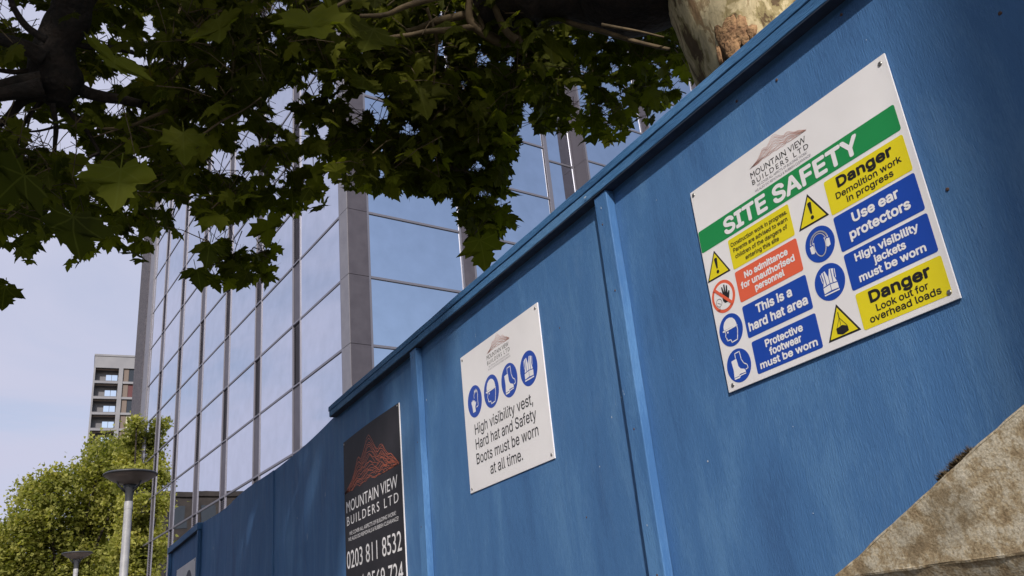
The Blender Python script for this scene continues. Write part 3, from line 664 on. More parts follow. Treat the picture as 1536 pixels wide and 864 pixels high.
# ------------------------------------------------------------------ stone pier in the foreground
pier = empty('stone_pier', (.93, .05, 0), 'weathered buff sandstone pier with a gabled capstone close to the camera', 'stone pier')
def prism_yz(pts, x0, x1, sub=.012, amp=.0018, inset=None):
    """extrude a y-z outline in x with a finely divided, roughened skin"""
    bm = bmesh.new(); ring = []
    for i, (y, z) in enumerate(pts):
        y2, z2 = pts[(i+1) % len(pts)]; L = math.hypot(y2-y, z2-z); n = max(1, int(L/sub))
        for k in range(n): ring.append((y+(y2-y)*k/n, z+(z2-z)*k/n))
    nx = max(1, int((x1-x0)/.02)); rows = []
    for i in range(nx+1):
        x = x0+(x1-x0)*i/nx; rows.append([bm.verts.new((x, y, z)) for y, z in ring])
    n = len(ring)
    for i in range(nx):
        for k in range(n): bm.faces.new((rows[i][k], rows[i][(k+1) % n], rows[i+1][(k+1) % n], rows[i+1][k]))
    bm.faces.new(rows[0][::-1]); bm.faces.new(rows[-1])
    bm.normal_update()
    for v in bm.verts:
        p = v.co; d = noise.noise(p*38)*amp + noise.noise(p*120)*amp*.5 + noise.noise(p*9)*amp*1.2
        v.co += v.normal*d
    bmesh.ops.recalc_face_normals(bm, faces=bm.faces)
    vs = [(v.co.x-.93, v.co.y-.05, v.co.z) for v in bm.verts]; bm.verts.index_update(); fs = [[v.index for v in f.verts] for f in bm.faces]; bm.free()
    m_ = MB(); m_.add(vs, fs); return m_
zc = EYE+.0256
cap_pts = [(.722, zc), (.716, zc+.006), (.045, EYE+.352), (-.62, EYE+.02+.0256), (-.622, zc)]
prism_yz(cap_pts, .800, 1.062).build('gabled_capstone', M['stone'], pier, bevel=.003)
um = prism_yz([(.715, zc+.003), (.715, zc-.10), (-.615, zc-.10), (-.615, zc+.003)], .8008, 1.05)
um.v = [(x+(max(0, zc-z)*.55 if x+.93 < .92 else 0), y, z) for x, y, z in um.v]       # chamfer running back under the cap
um.build('moulding', M['stone'], pier)
prism_yz([(.67, zc-.101), (.67, .45), (-.57, .45), (-.57, zc-.101)], .86, 1.03, .04, .004).build('shaft_stone', M['stone'], pier)
prism_yz([(.69, .449), (.69, -.05), (-.59, -.05), (-.59, .449)], .83, 1.045, .04, .004).build('plinth', M['stone'], pier)
# moss on the rake
mm = MB()
rk = lambda y: EYE + .352 + (zc+.006-EYE-.352)*(y-.045)/(.716-.045)
for i in range(7000):
    c = rnd.random(); yy = (.5535+max(-.006, min(.006, rnd.gauss(0, .003)))) if c < .32 else (.531+max(-.0125, min(.012, rnd.gauss(0, .0075))))
    hgt = .0085 if c < .32 else .0095
    x = rnd.uniform(.800, .86) ; b0 = Vector((x, yy, rk(yy)-.001))
    d = Vector((rnd.gauss(0, .5)-.2, rnd.gauss(.45, .4), rnd.uniform(.5, 1.1))).normalized()*hgt*rnd.uniform(.4, 1)
    s = Vector((rnd.gauss(0, 1), rnd.gauss(0, 1), 0)).normalized()*.0006
    o = Vector((.93, .05, 0)); mm.add([b0-s-o, b0+s-o, b0+d-o], [(0, 1, 2)])
for yy, rr in ((.5535, .006), (.539, .0055), (.531, .006), (.523, .0045)):
    for xx in (.806, .818, .83):
        vs = []
        mm.lathe([(rr*math.cos(a), rr*math.sin(a)*.8) for a in (0, .5, 1.0, 1.5)], (xx-.93, yy-.05, rk(yy)-.001), 10)
ms_ = mm.build('moss', M['moss'], pier); ms_['kind'] = 'stuff'

# ------------------------------------------------------------------ glass office building
S = 18.0
B1, B2 = R(5.04), R(6.4)
Cc = Vector((math.sin(R(18.4))*S, math.cos(R(18.4))*S, 0))
u1 = Vector((-math.sin(B1), math.cos(B1), 0))
Aa = Cc - u1*(.0235*S)
office = empty('glass_office_building', (Aa.x, Aa.y, 0), 'mirror glazed office building with grey frames and a mauve grey corner column', 'office building')
def sub_frame(origin, rz):
    return Matrix.Translation(origin - Vector((Aa.x, Aa.y, 0))) @ Matrix.Rotation(rz, 4, 'Z')
F1 = sub_frame(Cc, B1); F2 = sub_frame(Aa, B2)     # local x = along F2 / out of F1 reversed, local y = along F1
def opart(mb, name, m, fr, bevel=0): o = mb.build(name, m, office, bevel=bevel); o.matrix_local = fr; return o
ZR = [EYE + S*(.4295+.0898*(k-2)) for k in range(-3, 15)]; ZR[0] = .15
ZT = ZR[-1]
# F1 : plane x=0, faces -x, runs +y ; F2 : plane y=0, faces -y, runs +x
pitch1 = .1645*S; strips = [.1566*S+pitch1*i for i in range(6)]; sw = .0125*S; end1 = 1.104*S
cols1 = []; y = .0015*S
for c in strips: cols1.append((y, c-sw)); y = c+sw
cols1.append((y, end1))
FR = .055
def pane_mesh(w_, h_, axis):
    t = .02
    if axis == 1: return MB().box((0, 0, 0), (t, w_, h_)).mesh('window_pane', M['glass'])
    return MB().box((0, 0, 0), (w_, t, h_)).mesh('window_pane', M['glass'])
pc = {}
def pane(fr, axis, a, b, z0, z1, off=0):
    k = (axis, round(b-a, 3), round(z1-z0, 3))
    if k not in pc: pc[k] = pane_mesh(b-a, z1-z0, axis)
    loc = (off+.0, a, z0) if axis == 1 else (a, off, z0)
    o = link('window_pane', pc[k], office)
    tilt = Matrix.Rotation(R(rnd.uniform(-.10, .10)), 4, 'Z') @ Matrix.Rotation(R(rnd.uniform(-.08, .08)), 4, 'Y' if axis == 1 else 'X')
    o.matrix_local = fr @ Matrix.Translation(loc) @ tilt
    return o
for a, b in cols1:
    for z0, z1 in zip(ZR, ZR[1:]): pane(F1, 1, a+.02, b-.02, z0+.01, z1-.01, .035)
    for s in (a, b-FR): opart(MB().box((.012, s, .12), (.06, s+FR, ZT)), 'mullion', M['frame'], F1, .004)
    for z in ZR:
        opart(MB().box((.020, a+FR+.001, z-.014), (.058, b-FR-.001, z+.040)), 'transom', M['frame'], F1)
        opart(MB().box((.026, a+FR+.001, z-.030), (.058, b-FR-.001, z-.0145)), 'gasket', M['gasket'], F1)
rib = {}
for c in strips:
    for i, (z0, z1) in enumerate(zip(ZR, ZR[1:])):
        if i % 2:
            opart(MB().box((.03, c-sw+.001, z0+.03), (.07, c+sw-.001, z1-.005)), 'infill_panel', M['clad'], F1)
        else:
            mb = MB(); mb.box((.09, c-sw+.001, z0), (.10, c+sw-.001, z1)); n = 26
            for k in range(n):
                zz = z0+.05+(z1-z0-.09)*k/n; mb.add([(.03, c-sw+.002, zz), (.03, c+sw-.002, zz), (.08, c+sw-.002, zz+.035), (.08, c-sw+.002, zz+.035), (.03, c-sw+.002, zz-.006), (.03, c+sw-.002, zz-.006)], [(0, 1, 2, 3), (4, 5, 1, 0)])
            opart(mb, 'louvre', M['louvre'], F1)
    for z in ZR: opart(MB().box((.0, c-sw+.001, z-.015), (.05, c+sw-.001, z+.027)), 'transom', M['frame'], F1)
# end column and projecting brick return at the far end of F1
for z0, z1 in zip(ZR, ZR[1:]): opart(MB().box((-.03, end1+.003, z0+.004), (.5, end1+.9, z1-.004)), 'cladding_panel', M['clad_pale'], F1)
bw = noisy('grey brown brick return', (.045, .043, .058), (.11, .10, .115), 7, .85, .6, 14, (1, 1, 3))
opart(MB().box((-.06, end1+.92, 0), (.5, end1+2.7, ZT+.3)), 'brick_return_wall', bw, F1)
# corner column
for z0, z1 in zip(ZR, ZR[1:]):
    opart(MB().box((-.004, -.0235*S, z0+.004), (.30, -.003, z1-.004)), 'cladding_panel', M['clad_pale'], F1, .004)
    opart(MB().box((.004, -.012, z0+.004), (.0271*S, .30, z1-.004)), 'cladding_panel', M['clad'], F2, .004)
opart(MB().box((.012, -.0235*S+.006, .1), (.29, -.01, ZT)), 'column_core', M['gasket'], F1)
# F2
def bay(x0, x1, off=0, frl=True, frr=True, first=FR):
    for z0, z1 in zip(ZR, ZR[1:]): pane(F2, 2, x0+.03, x1-.03, z0+.01, z1-.01, off+.035)
    if frl: opart(MB().box((x0, off+.008, .12), (x0+FR, off+.06, ZT)), 'mullion', M['frame'], F2, .004)
    if frr: opart(MB().box((x1-FR, off+.008, .12), (x1, off+.06, ZT)), 'mullion', M['frame'], F2, .004)
    for z in ZR:
        opart(MB().box((x0+(FR if frl else 0)+.001, off+.018, z-.014), (x1-(FR if frr else 0)-.001, off+.058, z+.040)), 'transom', M['frame'], F2)
        opart(MB().box((x0+(FR if frl else 0)+.001, off+.024, z-.030), (x1-(FR if frr else 0)-.001, off+.058, z-.0145)), 'gasket', M['gasket'], F2)
X = lambda v: v*S
bay(X(.0275), X(.1695))
def infill(x0, x1, off=0):
    for z0, z1 in zip(ZR, ZR[1:]): opart(MB().box((x0+.002, off+.004, z0+.003), (x1-.002, off+.06, z1-.003)), 'infill_panel', M['clad'], F2)
infill(X(.1695), X(.1865))
bay(X(.1865), X(.3345), frr=False)
opart(MB().box((X(.3345), -.012, .12), (X(.3415), .60, ZT)), 'mullion', M['frame'], F2, .004)
bay(X(.3415), X(.4180), off=.50, frl=False)
mjamb = mat('matt dark grey panel', (.085, .08, .10), .95, 0, .05)
for z0, z1 in zip(ZR, ZR[1:]):
    opart(MB().box((X(.4182), .004, z0+.004), (X(.4182)+.06, .56, z1-.004)), 'recess_panel', mjamb, F2)
b0 = X(.4222); bay(b0, b0+X(.142)); infill(b0+X(.142), b0+X(.159)); b1_ = b0+X(.159)
bay(b1_, b1_+X(.142)); infill(b1_+X(.142), b1_+X(.159)); bay(b1_+X(.159), b1_+X(.301))
xe = b1_+X(.301)
opart(MB().box((.12, .72, .1), (xe+.4, 1.9, ZT-.02)), 'building_core', M['gasket'], F2)
opart(MB().box((.12, .75, .1), (6, end1+.8, ZT-.02)), 'building_core', M['gasket'], F1)
opart(MB().box((-.15, -.05, ZT+.08), (xe+.5, 8, ZT+.5)), 'parapet', M['clad_pale'], F2)
opart(MB().box((-.15, -.5, ZT+.075), (8, end1+1.0, ZT+.49)), 'parapet', M['clad_pale'], F1)

# ------------------------------------------------------------------ residential tower, far left
pa = Vector((0, 0, EYE)); dT = ray(143, 531); dist = 170
def on_h(px, py, z): d = ray(px, py); return pa + d*((z-EYE)/d.z)
zT = EYE + dist*math.tan(R(18.37))
L0 = on_h(143, 531, zT); 
ang = R(-3.5)
tower = empty('residential_tower', (L0.x, L0.y, 0), 'grey residential tower with rows of recessed balconies beyond the trees', 'apartment tower', rz=ang)
ax_ = 3.05; ST = 2.98
def tpart(a, b, name, m): return MB().box(a, b).build(name, m, tower)
WB, PW, WR = 4.25, .75, 7.0          # left bay, pier, right bay widths
tpart((0, 0, zT-2.6), (WB+PW+WR, 12, zT-.35), 'parapet_band', M['tower_clad']); tpart((-.1, -.12, zT-.35), (WB+PW+WR+.1, 12.1, zT), 'roof_edge', M['tower_clad'])
tpart((0, 1.7, 0), (WB+PW+WR, 12, zT-2.65), 'rear_wall', M['tower_dark'])
tpart((-.02, .02, 0), (.28, 12, zT-2.62), 'side_wall', M['tower_clad'])
tpart((WB, -.08, 0), (WB+PW, 1.69, zT-2.62), 'pier', M['tower_clad'])
tpart((WB+PW+WR-.3, 0, 0), (WB+PW+WR, 1.69, zT-2.62), 'pier', M['tower_clad'])
zf = zT-2.6-ST; i = 0
rail = mat('balcony rail glass', (.30, .32, .36), .15, .2)
while zf > 6:
    tpart((.29, .0, zf), (WB-.01, 1.69, zf+.42), 'balcony_slab', M['tower_clad'])
    tpart((WB+PW+.01, .0, zf), (WB+PW+WR-.31, .5, zf+.42), 'balcony_slab', M['tower_clad'])
    if zf > 25:
        tpart((WB-2.15, 1.60, zf+.43), (WB-.1, 1.68, zf+2.1), 'window', M['tower_dark'])
        tpart((WB-2.10, 1.56, zf+.48), (WB-1.18, 1.595, zf+2.05), 'window_pane', M['tower_glass']); tpart((WB-1.10, 1.56, zf+.48), (WB-.15, 1.595, zf+2.05), 'window_pane', M['tower_glass'])
        tpart((.3, .02, zf+.43), (WB-.02, .05, zf+.52), 'balcony_rail', M['tower_dark'])
        tpart((.3, .6, zf+ST-.32), (WB-.02, .65, zf+ST-.01), 'soffit_panel', M['tower_brown'])
        tpart((WB+PW+.05, .3, zf+.43), (WB+PW+1.0, .42, zf+ST-.02), 'brown_panel', M['tower_brown'])
        ck = [M['dark_glass'], M['curtain_red'], M['dark_glass'], M['blind'], M['blind']][i % 5] if i < 5 else M['dark_glass']
        tpart((WB+PW+1.05, .38, zf+.46), (WB+PW+2.0, .42, zf+ST-.04), 'window_pane', ck); tpart((WB+PW+2.06, .38, zf+.46), (WB+PW+3.2, .42, zf+ST-.04), 'window_pane', ck if i != 3 else M['dark_glass'])
        tpart((WB+PW+2.0, .36, zf+.44), (WB+PW+2.06, .43, zf+ST-.03), 'window_frame', M['tower_clad'])
        tpart((WB+PW+3.25, .3, zf+.43), (WB+PW+WR-.32, .42, zf+ST-.02), 'brown_panel', M['tower_brown'])
    zf -= ST; i += 1

# ------------------------------------------------------------------ buildings across the way, seen mirrored in the glass, then unseen terraces added to cut skylight
def block(name, label, cat, x, y, W, D, H, rz, wall, rows, cols, wm, floors_band=False):
    b = empty(name, (x, y, 0), label, cat, rz=rz)
    MB().box((-W/2, -D/2, 0), (W/2, D/2, H)).build('wall', wall, b)
    MB().box((-W/2-.2, -D/2-.2, H), (W/2+.2, D/2+.2, H+.5)).build('roof', M['tower_dark'] if floors_band else M['brick_far'], b)
    me = MB().box((0, -.05, 0), (W/cols*.5, .06, H/rows*.5)).mesh('window', wm); mx_ = MB().box((-.06, 0, 0), (.05, D/cols*.5, H/rows*.5)).mesh('window', wm)
    for i in range(rows):
        for j in range(cols):
            link('window', me, b, (-W/2+W/cols*(j+.25), -D/2, H/rows*(i+.3))); link('window', mx_, b, (W/2, -D/2+D/cols*(j+.25), H/rows*(i+.3)))
        if floors_band: MB().box((-W/2-.8, -D/2-1.2, H/rows*(i+.92)), (W/2+.9, D/2, H/rows*(i+1))).build('balcony_slab', M['tower_dark'], b)
    return b
block('brick_warehouse', 'dark brown brick warehouse mirrored in the lowest rows of glass', 'warehouse', -20, 100, 20, 16, 18.3, R(8), M['brick_far'], 4, 7, M['dark_glass'])
block('brick_warehouse', 'lower brick terrace beside the warehouse, mirrored at the foot of the glass', 'warehouse', -34, 88, 14, 14, 13, R(12), M['brick_far'], 3, 5, M['dark_glass'])
block('white_apartment_block', 'white rendered apartment block with dark balcony slabs, mirrored in the far end of the glass', 'apartment block', -19.5, 138, 11, 12, 29, R(5), M['render_far'], 8, 4, M['dark_glass'], True)

for k_, (yy, hh, lab) in enumerate(((-26, 6.0, 'unseen brown brick terrace row added to block sky light, behind the viewer'), (-4, 6.6, 'taller unseen brown brick terrace added to block sky light, facing the hoarding'), (20, 5.6, 'low unseen brown brick terrace added to block sky light, before the warehouse'))):
    block('sky_block_terrace', lab, 'terrace', -19, yy, 21, 10, hh, R(90), M['brick_far'], 3, 6, M['dark_glass'])  # out-of-view row added so less sky light reaches the hoarding

# ------------------------------------------------------------------ street lamps
def lamp(px, py, dist, label):
    c = at(px, py, dist); H = c.z
    root = empty('street_lamp', (c.x, c.y, 0), label, 'street lamp', 'bowl topped street lamps along the pavement')
    zt = H
    MB().lathe([(.115, 0), (.115, 1.1), (.078, 1.12), (.070, zt-.62)], n=20).build('pole', M['lamp_pole'], root, True)
    MB().lathe([(.074, zt-.63), (.074, zt-.50), (.07, zt-.49)], n=20).build('collar', M['lamp_pole'], root, True)
    MB().lathe([(.066, zt-.50), (.070, zt-.38), (.10, zt-.26), (.125, zt-.19), (.09, zt-.185), (.0, zt-.185)], n=20).build('neck', M['lamp_dark'], root, True)
    MB().lathe([(.075, zt-.205), (.20, zt-.165), (.34, zt-.095), (.450, zt-.018), (.455, zt-.01), (.44, zt-.012), (.33, zt-.08), (.19, zt-.145), (.07, zt-.18)], n=40).build('bowl', M['lamp_bowl'], root, True)
    MB().lathe([(.450, zt-.022), (.472, zt-.012), (.474, zt+.004), (.45, zt+.022), (.25, zt+.038), (.0, zt+.045)], n=40).build('rim', M['lamp_dark'], root, True)
    for k in range(3):
        a = R(75+120*k); d = Vector((math.cos(a), math.sin(a), 0))
        MB().tube([Vector((0, 0, zt-.32))+d*.075, Vector((0, 0, zt-.21))+d*.20, Vector((0, 0, zt-.12))+d*.25], [.022, .018, .014], 6).build('arm', M['lamp_dark'], root, True)
    return root
lamp(196, 712, 17.8, 'nearer and taller looking street lamp with wide shallow bowl before the glass building')
lamp(116, 830, 33.0, 'smaller distant street lamp low in front of the leafy tree')

# ------------------------------------------------------------------ leaves
HALF = [(0, 0), (.09, -.10), (.28, -.16), (.31, -.03), (.50, -.04), (.45, .09), (.52, .16), (.66, .36), (.50, .34), (.47, .43), (.33, .37), (.24, .42), (.33, .53), (.26, .57), (.31, .70), (.19, .70), (.12, .82), (0, 1.04)]
def leaf_proto(seed):
    rg = random.Random(seed); R_ = [(x*(1+rg.uniform(-.10, .12)), y+rg.uniform(-.03, .03)) for x, y in HALF]; L_ = [(-x*(1+rg.uniform(-.10, .12)), y+rg.uniform(-.03, .03)) for x, y in HALF]
    out_ = [(0, 0)] + R_[1:-1] + [(0, 1.04)] + L_[1:-1][::-1]
    cen = [(0, .30)]
    uv = cen + out_; droop = rg.uniform(.18, .5); fold = rg.uniform(.05, .45); tw = rg.uniform(-.25, .25)
    def z(x, y): return -droop*(y-.2)**2*(1 if y > .2 else .3) - fold*abs(x)**1.6 + .0 + tw*x*y + .035*math.sin(9*x+seed)*math.cos(7*y)
    vs = [(x, y, z(x, y)+(.03 if i == 0 else 0)) for i, (x, y) in enumerate(uv)]
    n = len(out_); fs = [(0, 1+i, 1+(i+1) % n) for i in range(n)]
    # stalk
    k = len(vs); vs += [(-.012, 0, z(0, 0)), (.012, 0, z(0, 0)), (.012, -.42, .10), (-.012, -.42, .10)]; uv = uv+[(0, .001)]*4; fs.append((k, k+1, k+2, k+3))
    return vs, fs, uv
LP = [leaf_proto(i) for i in range(7)]
def fine_leaf(i):
    """the same blade with two inner rings: raised between the veins, toothed rim curling a little"""
    vs, fs, uv = LP[i]; n = len(fs)-1; rim = [Vector(v) for v in vs[1:1+n]]; c = Vector(vs[0]); V = [c]; U = [uv[0]]
    for r in (.38, .72, 1.0):
        for k, p in enumerate(rim):
            q = c.lerp(p, r); x, y = q.x, q.y; ang = math.atan2(abs(x), y+.05)
            rib = abs(((ang/.40) % 2)-1)                    # 1 on a vein, 0 between
            z_ = q.z + (.030*(1-rib)*math.sin(math.pi*min(1, r*.8)) if r < 1 else 0) + .030*noise.noise((x*4+i*7, y*4, 0)) + (.02*math.sin(k*2.4+i) if r == 1 else 0)
            V.append(Vector((x, y, z_))); U.append((x, y))
    F = [(0, 1+k, 1+(k+1) % n) for k in range(n)]
    for a in (0, 1):
        for k in range(n): F.append((1+a*n+k, 1+(a+1)*n+k, 1+(a+1)*n+(k+1) % n, 1+a*n+(k+1) % n))
    o = len(V); z0 = V[1+2*n].z
    V += [Vector((-.012, 0, z0)), Vector((.012, 0, z0)), Vector((.012, -.42, .10)), Vector((-.012, -.42, .10))]; U += [(0, .001)]*4; F.append((o, o+1, o+2, o+3))
    return [tuple(v) for v in V], F, U
LPN = [fine_leaf(i) for i in range(7)]
def leaf_mesh(i, tone):
    vs, fs, uv = LPN[i]; me = bpy.data.meshes.new('leaf'); me.from_pydata(vs, [], fs); me.materials.append(M['leaf'])
    ul = me.uv_layers.new(name='leaf')
    for lp in me.loops: ul.data[lp.index].uv = uv[lp.vertex_index]
    a = me.attributes.new('tone', 'FLOAT', 'FACE'); a.data.foreach_set('value', [tone]*len(fs)); me.polygons.foreach_set('use_smooth', [True]*len(fs)); me.update(); return me
LM = {(i, t): leaf_mesh(i, t/4*.84) for i in range(7) for t in range(5)}
def joined_leaves(name, items, parent, material, far=False):
    """items: (matrix, proto index, tone)"""
    VS, FS, UV, TN = [], [], [], []; off = 0
    arr = [(np.array(v), f, u) for v, f, u in (LP if not far else LPF)]
    loops = []
    for mtx, i, tone in items:
        v, f, u = arr[i]; A = np.array(mtx); VS.append(v @ A[:3, :3].T + A[:3, 3])
        for q in f: FS.append(tuple(a+off for a in q)); UV += [u[a] for a in q]
        TN += [tone]*len(f); off += len(v)
    me = bpy.data.meshes.new(name); me.from_pydata(np.concatenate(VS).tolist(), [], FS); me.materials.append(material)
    ul = me.uv_layers.new(name='leaf'); ul.data.foreach_set('uv', np.array(UV, dtype=np.float32).ravel())
    a = me.attributes.new('tone', 'FLOAT', 'FACE'); a.data.foreach_set('value', TN); me.update()
    o = link(name, me, parent); o['kind'] = 'stuff'; return o
LPF = []
for i in range(4):
    rg = random.Random(i); n = 7; pts = [(math.cos(2*math.pi*k/n)*(1 if k % 2 else .55)*rg.uniform(.8, 1.1), math.sin(2*math.pi*k/n)*(1 if k % 2 else .55)*rg.uniform(.8, 1.1)) for k in range(n)]
    LPF.append(([(x, y, .15*x*y) for x, y in pts], [tuple(range(n))], [(0, 0)]*n))

# canopy extent as it shows against the sky (outline of the hanging boughs)
OUT = [(-60, 372), (20, 368), (40, 392), (62, 392), (105, 398), (128, 388), (172, 388), (188, 398), (215, 392), (230, 380), (222, 362), (245, 350), (270, 362), (283, 350), (300, 330), (343, 338), (367, 326), (403, 320), (440, 326), (464, 320), (490, 302), (480, 276), (455, 262), (450, 232), (480, 232), (500, 262), (520, 282), (555, 288), (575, 288), (600, 296), (625, 285), (650, 292), (680, 290), (690, 318), (704, 376), (728, 384), (745, 350), (772, 336), (752, 318), (728, 306), (730, 294), (764, 288), (750, 272), (768, 240), (772, 200), (778, 150), (790, 126), (802, 150), (800, 196), (828, 200), (870, 198), (890, 206), (915, 220), (932, 208), (946, 192), (972, 184), (1000, 160), (1036, 132), (1200, 20), (1200, -40), (-60, -40)]
TIP = [(290, 424), (302, 404), (296, 372), (318, 362), (345, 372), (375, 384), (400, 372), (418, 370), (408, 388), (420, 404), (412, 422), (390, 416), (360, 424), (320, 428)]
SML = [(-30, 420), (14, 424), (22, 438), (-30, 440)]
HOLES = [(40, 22, 13, 14), (4, 12, 6, 14), (60, 50, 9, 9), (72, 34, 6, 5), (14, 118, 17, 10), (16, 160, 15, 12), (36, 182, 13, 9), (52, 195, 12, 9), (88, 190, 10, 11), (76, 207, 9, 7), (145, 131, 15, 8), (190, 118, 11, 9), (172, 160, 12, 6), (215, 90, 20, 4), (223, 40, 8, 11), (231, 60, 5, 6), (141, 66, 6, 11), (400, 15, 10, 6), (410, 58, 3, 7), (430, 143, 11, 8), (420, 157, 8, 7), (434, 181, 9, 6), (414, 176, 7, 3), (470, 127, 9, 9), (373, 208, 11, 7), (485, 198, 8, 9), (450, 204, 7, 6), (514, 146, 6, 5), (362, 180, 5, 5), (660, 20, 4, 6), (684, 18, 7, 5), (660, 72, 5, 8), (669, 97, 4, 8), (697, 126, 4, 7), (557, 150, 12, 9), (572, 135, 4, 7), (574, 172, 8, 8), (614, 195, 11, 6), (538, 158, 6, 10), (718, 66, 6, 7), (725, 91, 8, 4), (764, 95, 8, 8), (856, 140, 7, 4), (870, 150, 4, 10), (908, 131, 6, 7), (935, 151, 5, 5), (908, 171, 7, 4), (912, 187, 4, 4), (1013, 117, 4, 11), (918, 57, 7, 3), (875, 103, 4, 3), (5, 276, 5, 6), (106, 224, 18, 7), (131, 246, 7, 8), (53, 284, 8, 5), (134, 300, 6, 5), (83, 323, 4, 8), (30, 349, 7, 6), (22, 367, 6, 5), (95, 371, 9, 6), (60, 371, 4, 9), (80, 390, 8, 6), (110, 365, 6, 6), (82, 358, 6, 5), (145, 335, 10, 4), (157, 325, 5, 5), (148, 380, 7, 3), (184, 383, 8, 4), (203, 345, 6, 4), (190, 314, 5, 7), (240, 308, 8, 4), (250, 347, 6, 6), (325, 240, 9, 13), (352, 243, 4, 9), (372, 222, 6, 3), (270, 320, 9, 12), (296, 295, 5, 7), (280, 340, 8, 6), (412, 294, 6, 3), (426, 262, 5, 5), (646, 243, 4, 6), (632, 268, 5, 4), (700, 260, 4, 5), (717, 250, 9, 5), (727, 285, 5, 5), (735, 240, 7, 5), (572, 262, 6, 6)]
def inside(poly_, x, y):
    c = False; j = len(poly_)-1
    for i in range(len(poly_)):
        xi, yi = poly_[i]; xj, yj = poly_[j]
        if (yi > y) != (yj > y) and x < (xj-xi)*(y-yi)/(yj-yi)+xi: c = not c
        j = i
    return c
def allowed(px, py, pad=4):
    if not (inside(OUT, px, py) or inside(TIP, px, py) or inside(SML, px, py)): return False
    for hx, hy, rx, ry in HOLES:
        q = pad+(4.5 if max(rx, ry) > 7 else 1.5)
        if ((px-hx)/(rx+q))**2+((py-hy)/(ry+q))**2 < 1: return False
    return True

# --- plane tree behind the hoarding
TB = Vector((2.29, 1.60, 0))
tree = empty('plane_tree', TB, 'large plane tree with mottled cream bark rising behind the hoarding, boughs overhead', 'plane tree')
def tpart_(mb, name, m, smooth=True, kind=None):
    mb.v = [(x-TB.x, y-TB.y, z) for x, y, z in mb.v]; o = mb.build(name, m, tree, smooth)
    if kind: o['kind'] = kind
    return o
def bark_tube(pts, rad, n=40, sub=10, amp=.03, sq=1.0):
    """smooth tapered limb with lumps"""
    pts = [Vector(p) for p in pts]; P2, R2 = [], []
    for i in range(len(pts)-1):
        p0 = pts[max(i-1, 0)]; p1 = pts[i]; p2 = pts[i+1]; p3 = pts[min(i+2, len(pts)-1)]
        for k in range(sub):
            t = k/sub; P2.append(.5*((2*p1)+(p2-p0)*t+(2*p0-5*p1+4*p2-p3)*t*t+(3*p1-p0-3*p2+p3)*t**3)); R2.append(rad[i]+(rad[i+1]-rad[i])*(t*t*(3-2*t)))
    P2.append(pts[-1]); R2.append(rad[-1])
    mb = MB(); mb.tube(P2, R2, n)
    out_ = []
    for j, v in enumerate(mb.v):
        i = j//n; v = Vector(v); c = P2[i]; d = (v-c)
        f = 1+amp/max(R2[i], .01)*(noise.noise(v*3.1)*1.0+noise.noise(v*8)*.35)
        out_.append(c+d*f)
    mb.v = [tuple(v) for v in out_]; return mb
E = lambda x, y, z: Vector((x, y, EYE+z))
fork = E(2.12, 1.74, 3.0)
tpart_(bark_tube([(2.30, 1.56, -.1), (2.30, 1.56, .5), (2.32, 1.56, 1.8), E(2.33, 1.56, 1.6), E(2.27, 1.62, 2.3), fork, E(2.25, 1.5, 3.9), E(2.4, 1.2, 5.2), E(2.6, 1.0, 6.5)],
                 [.62, .54, .49,   .465, .485, .55, .44, .34, .28], 64, 12, .022), 'trunk', M['bark'])
LIMB = 3.66
k1 = at(772, -28, LIMB)
tpart_(bark_tube([E(2.30, 1.60, 2.60), at(985, -62, 3.62), at(900, -52, 3.7), at(840, -45, 3.7), k1, at(742, 5, LIMB+.02), at(733, 14, LIMB+.04)], [.26, .27, .245, .225, .20, .13, .04], 28, 8, .03), 'branch', M['shaded_bark'])
def seg(px, rad, dist, m='twig', name='branch', n=8):
    d = dist if hasattr(dist, '__len__') else [dist]*len(px)
    pts = [at(x, y, dd) for (x, y), dd in zip(px, d)]; r = [rad*(1-.45*i/(len(pts)-1)) for i in range(len(pts))]
    return tpart_(bark_tube(pts, r, n, 5, .002), name, M[m])
seg([(782, 55), (765, 62), (749, 62), (729, 51), (711, 38), (704, 23), (705, -20)], .025, 3.58)
seg([(770, 30), (755, 19), (731, 13), (698, 22), (652, 33), (619, 46), (576, 50), (530, 66)], .019, [3.6, 3.6, 3.6, 3.6, 3.62, 3.65, 3.7, 3.8])
seg([(712, 42), (706, 41), (673, 45), (642, 47), (617, 52), (578, 58), (548, 72)], .012, [3.57, 3.57, 3.5, 3.5, 3.5, 3.5, 3.6])
seg([(775, 60), (759, 46), (744, 15), (738, -15)], .018, 3.52); seg([(729, 50), (718, 20), (722, -15)], .010, 3.58)
seg([(690, -12), (636, 1), (604, 11), (578, 22), (540, 24)], .013, 3.4)
seg([(840, 28), (866, 38), (900, 46), (938, 58), (973, 67), (1004, 74)], .012, [3.6, 3.55, 3.5, 3.45, 3.4, 3.35]); seg([(902, 37), (930, 42), (958, 47), (996, 56)], .0065, 3.35)
seg([(640, 12), (655, 60), (652, 100), (650, 140)], .007, 3.6)
seg([(290, 160), (260, 163), (219, 179), (198, 188), (165, 193), (145, 192)], .009, 3.9); seg([(198, 188), (170, 196), (140, 206)], .005, 3.9)
seg([(530, -5), (505, 10), (495, 20), (470, 34)], .007, 3.1); seg([(300, 205), (335, 180), (365, 165), (392, 146)], .005, 3.6)
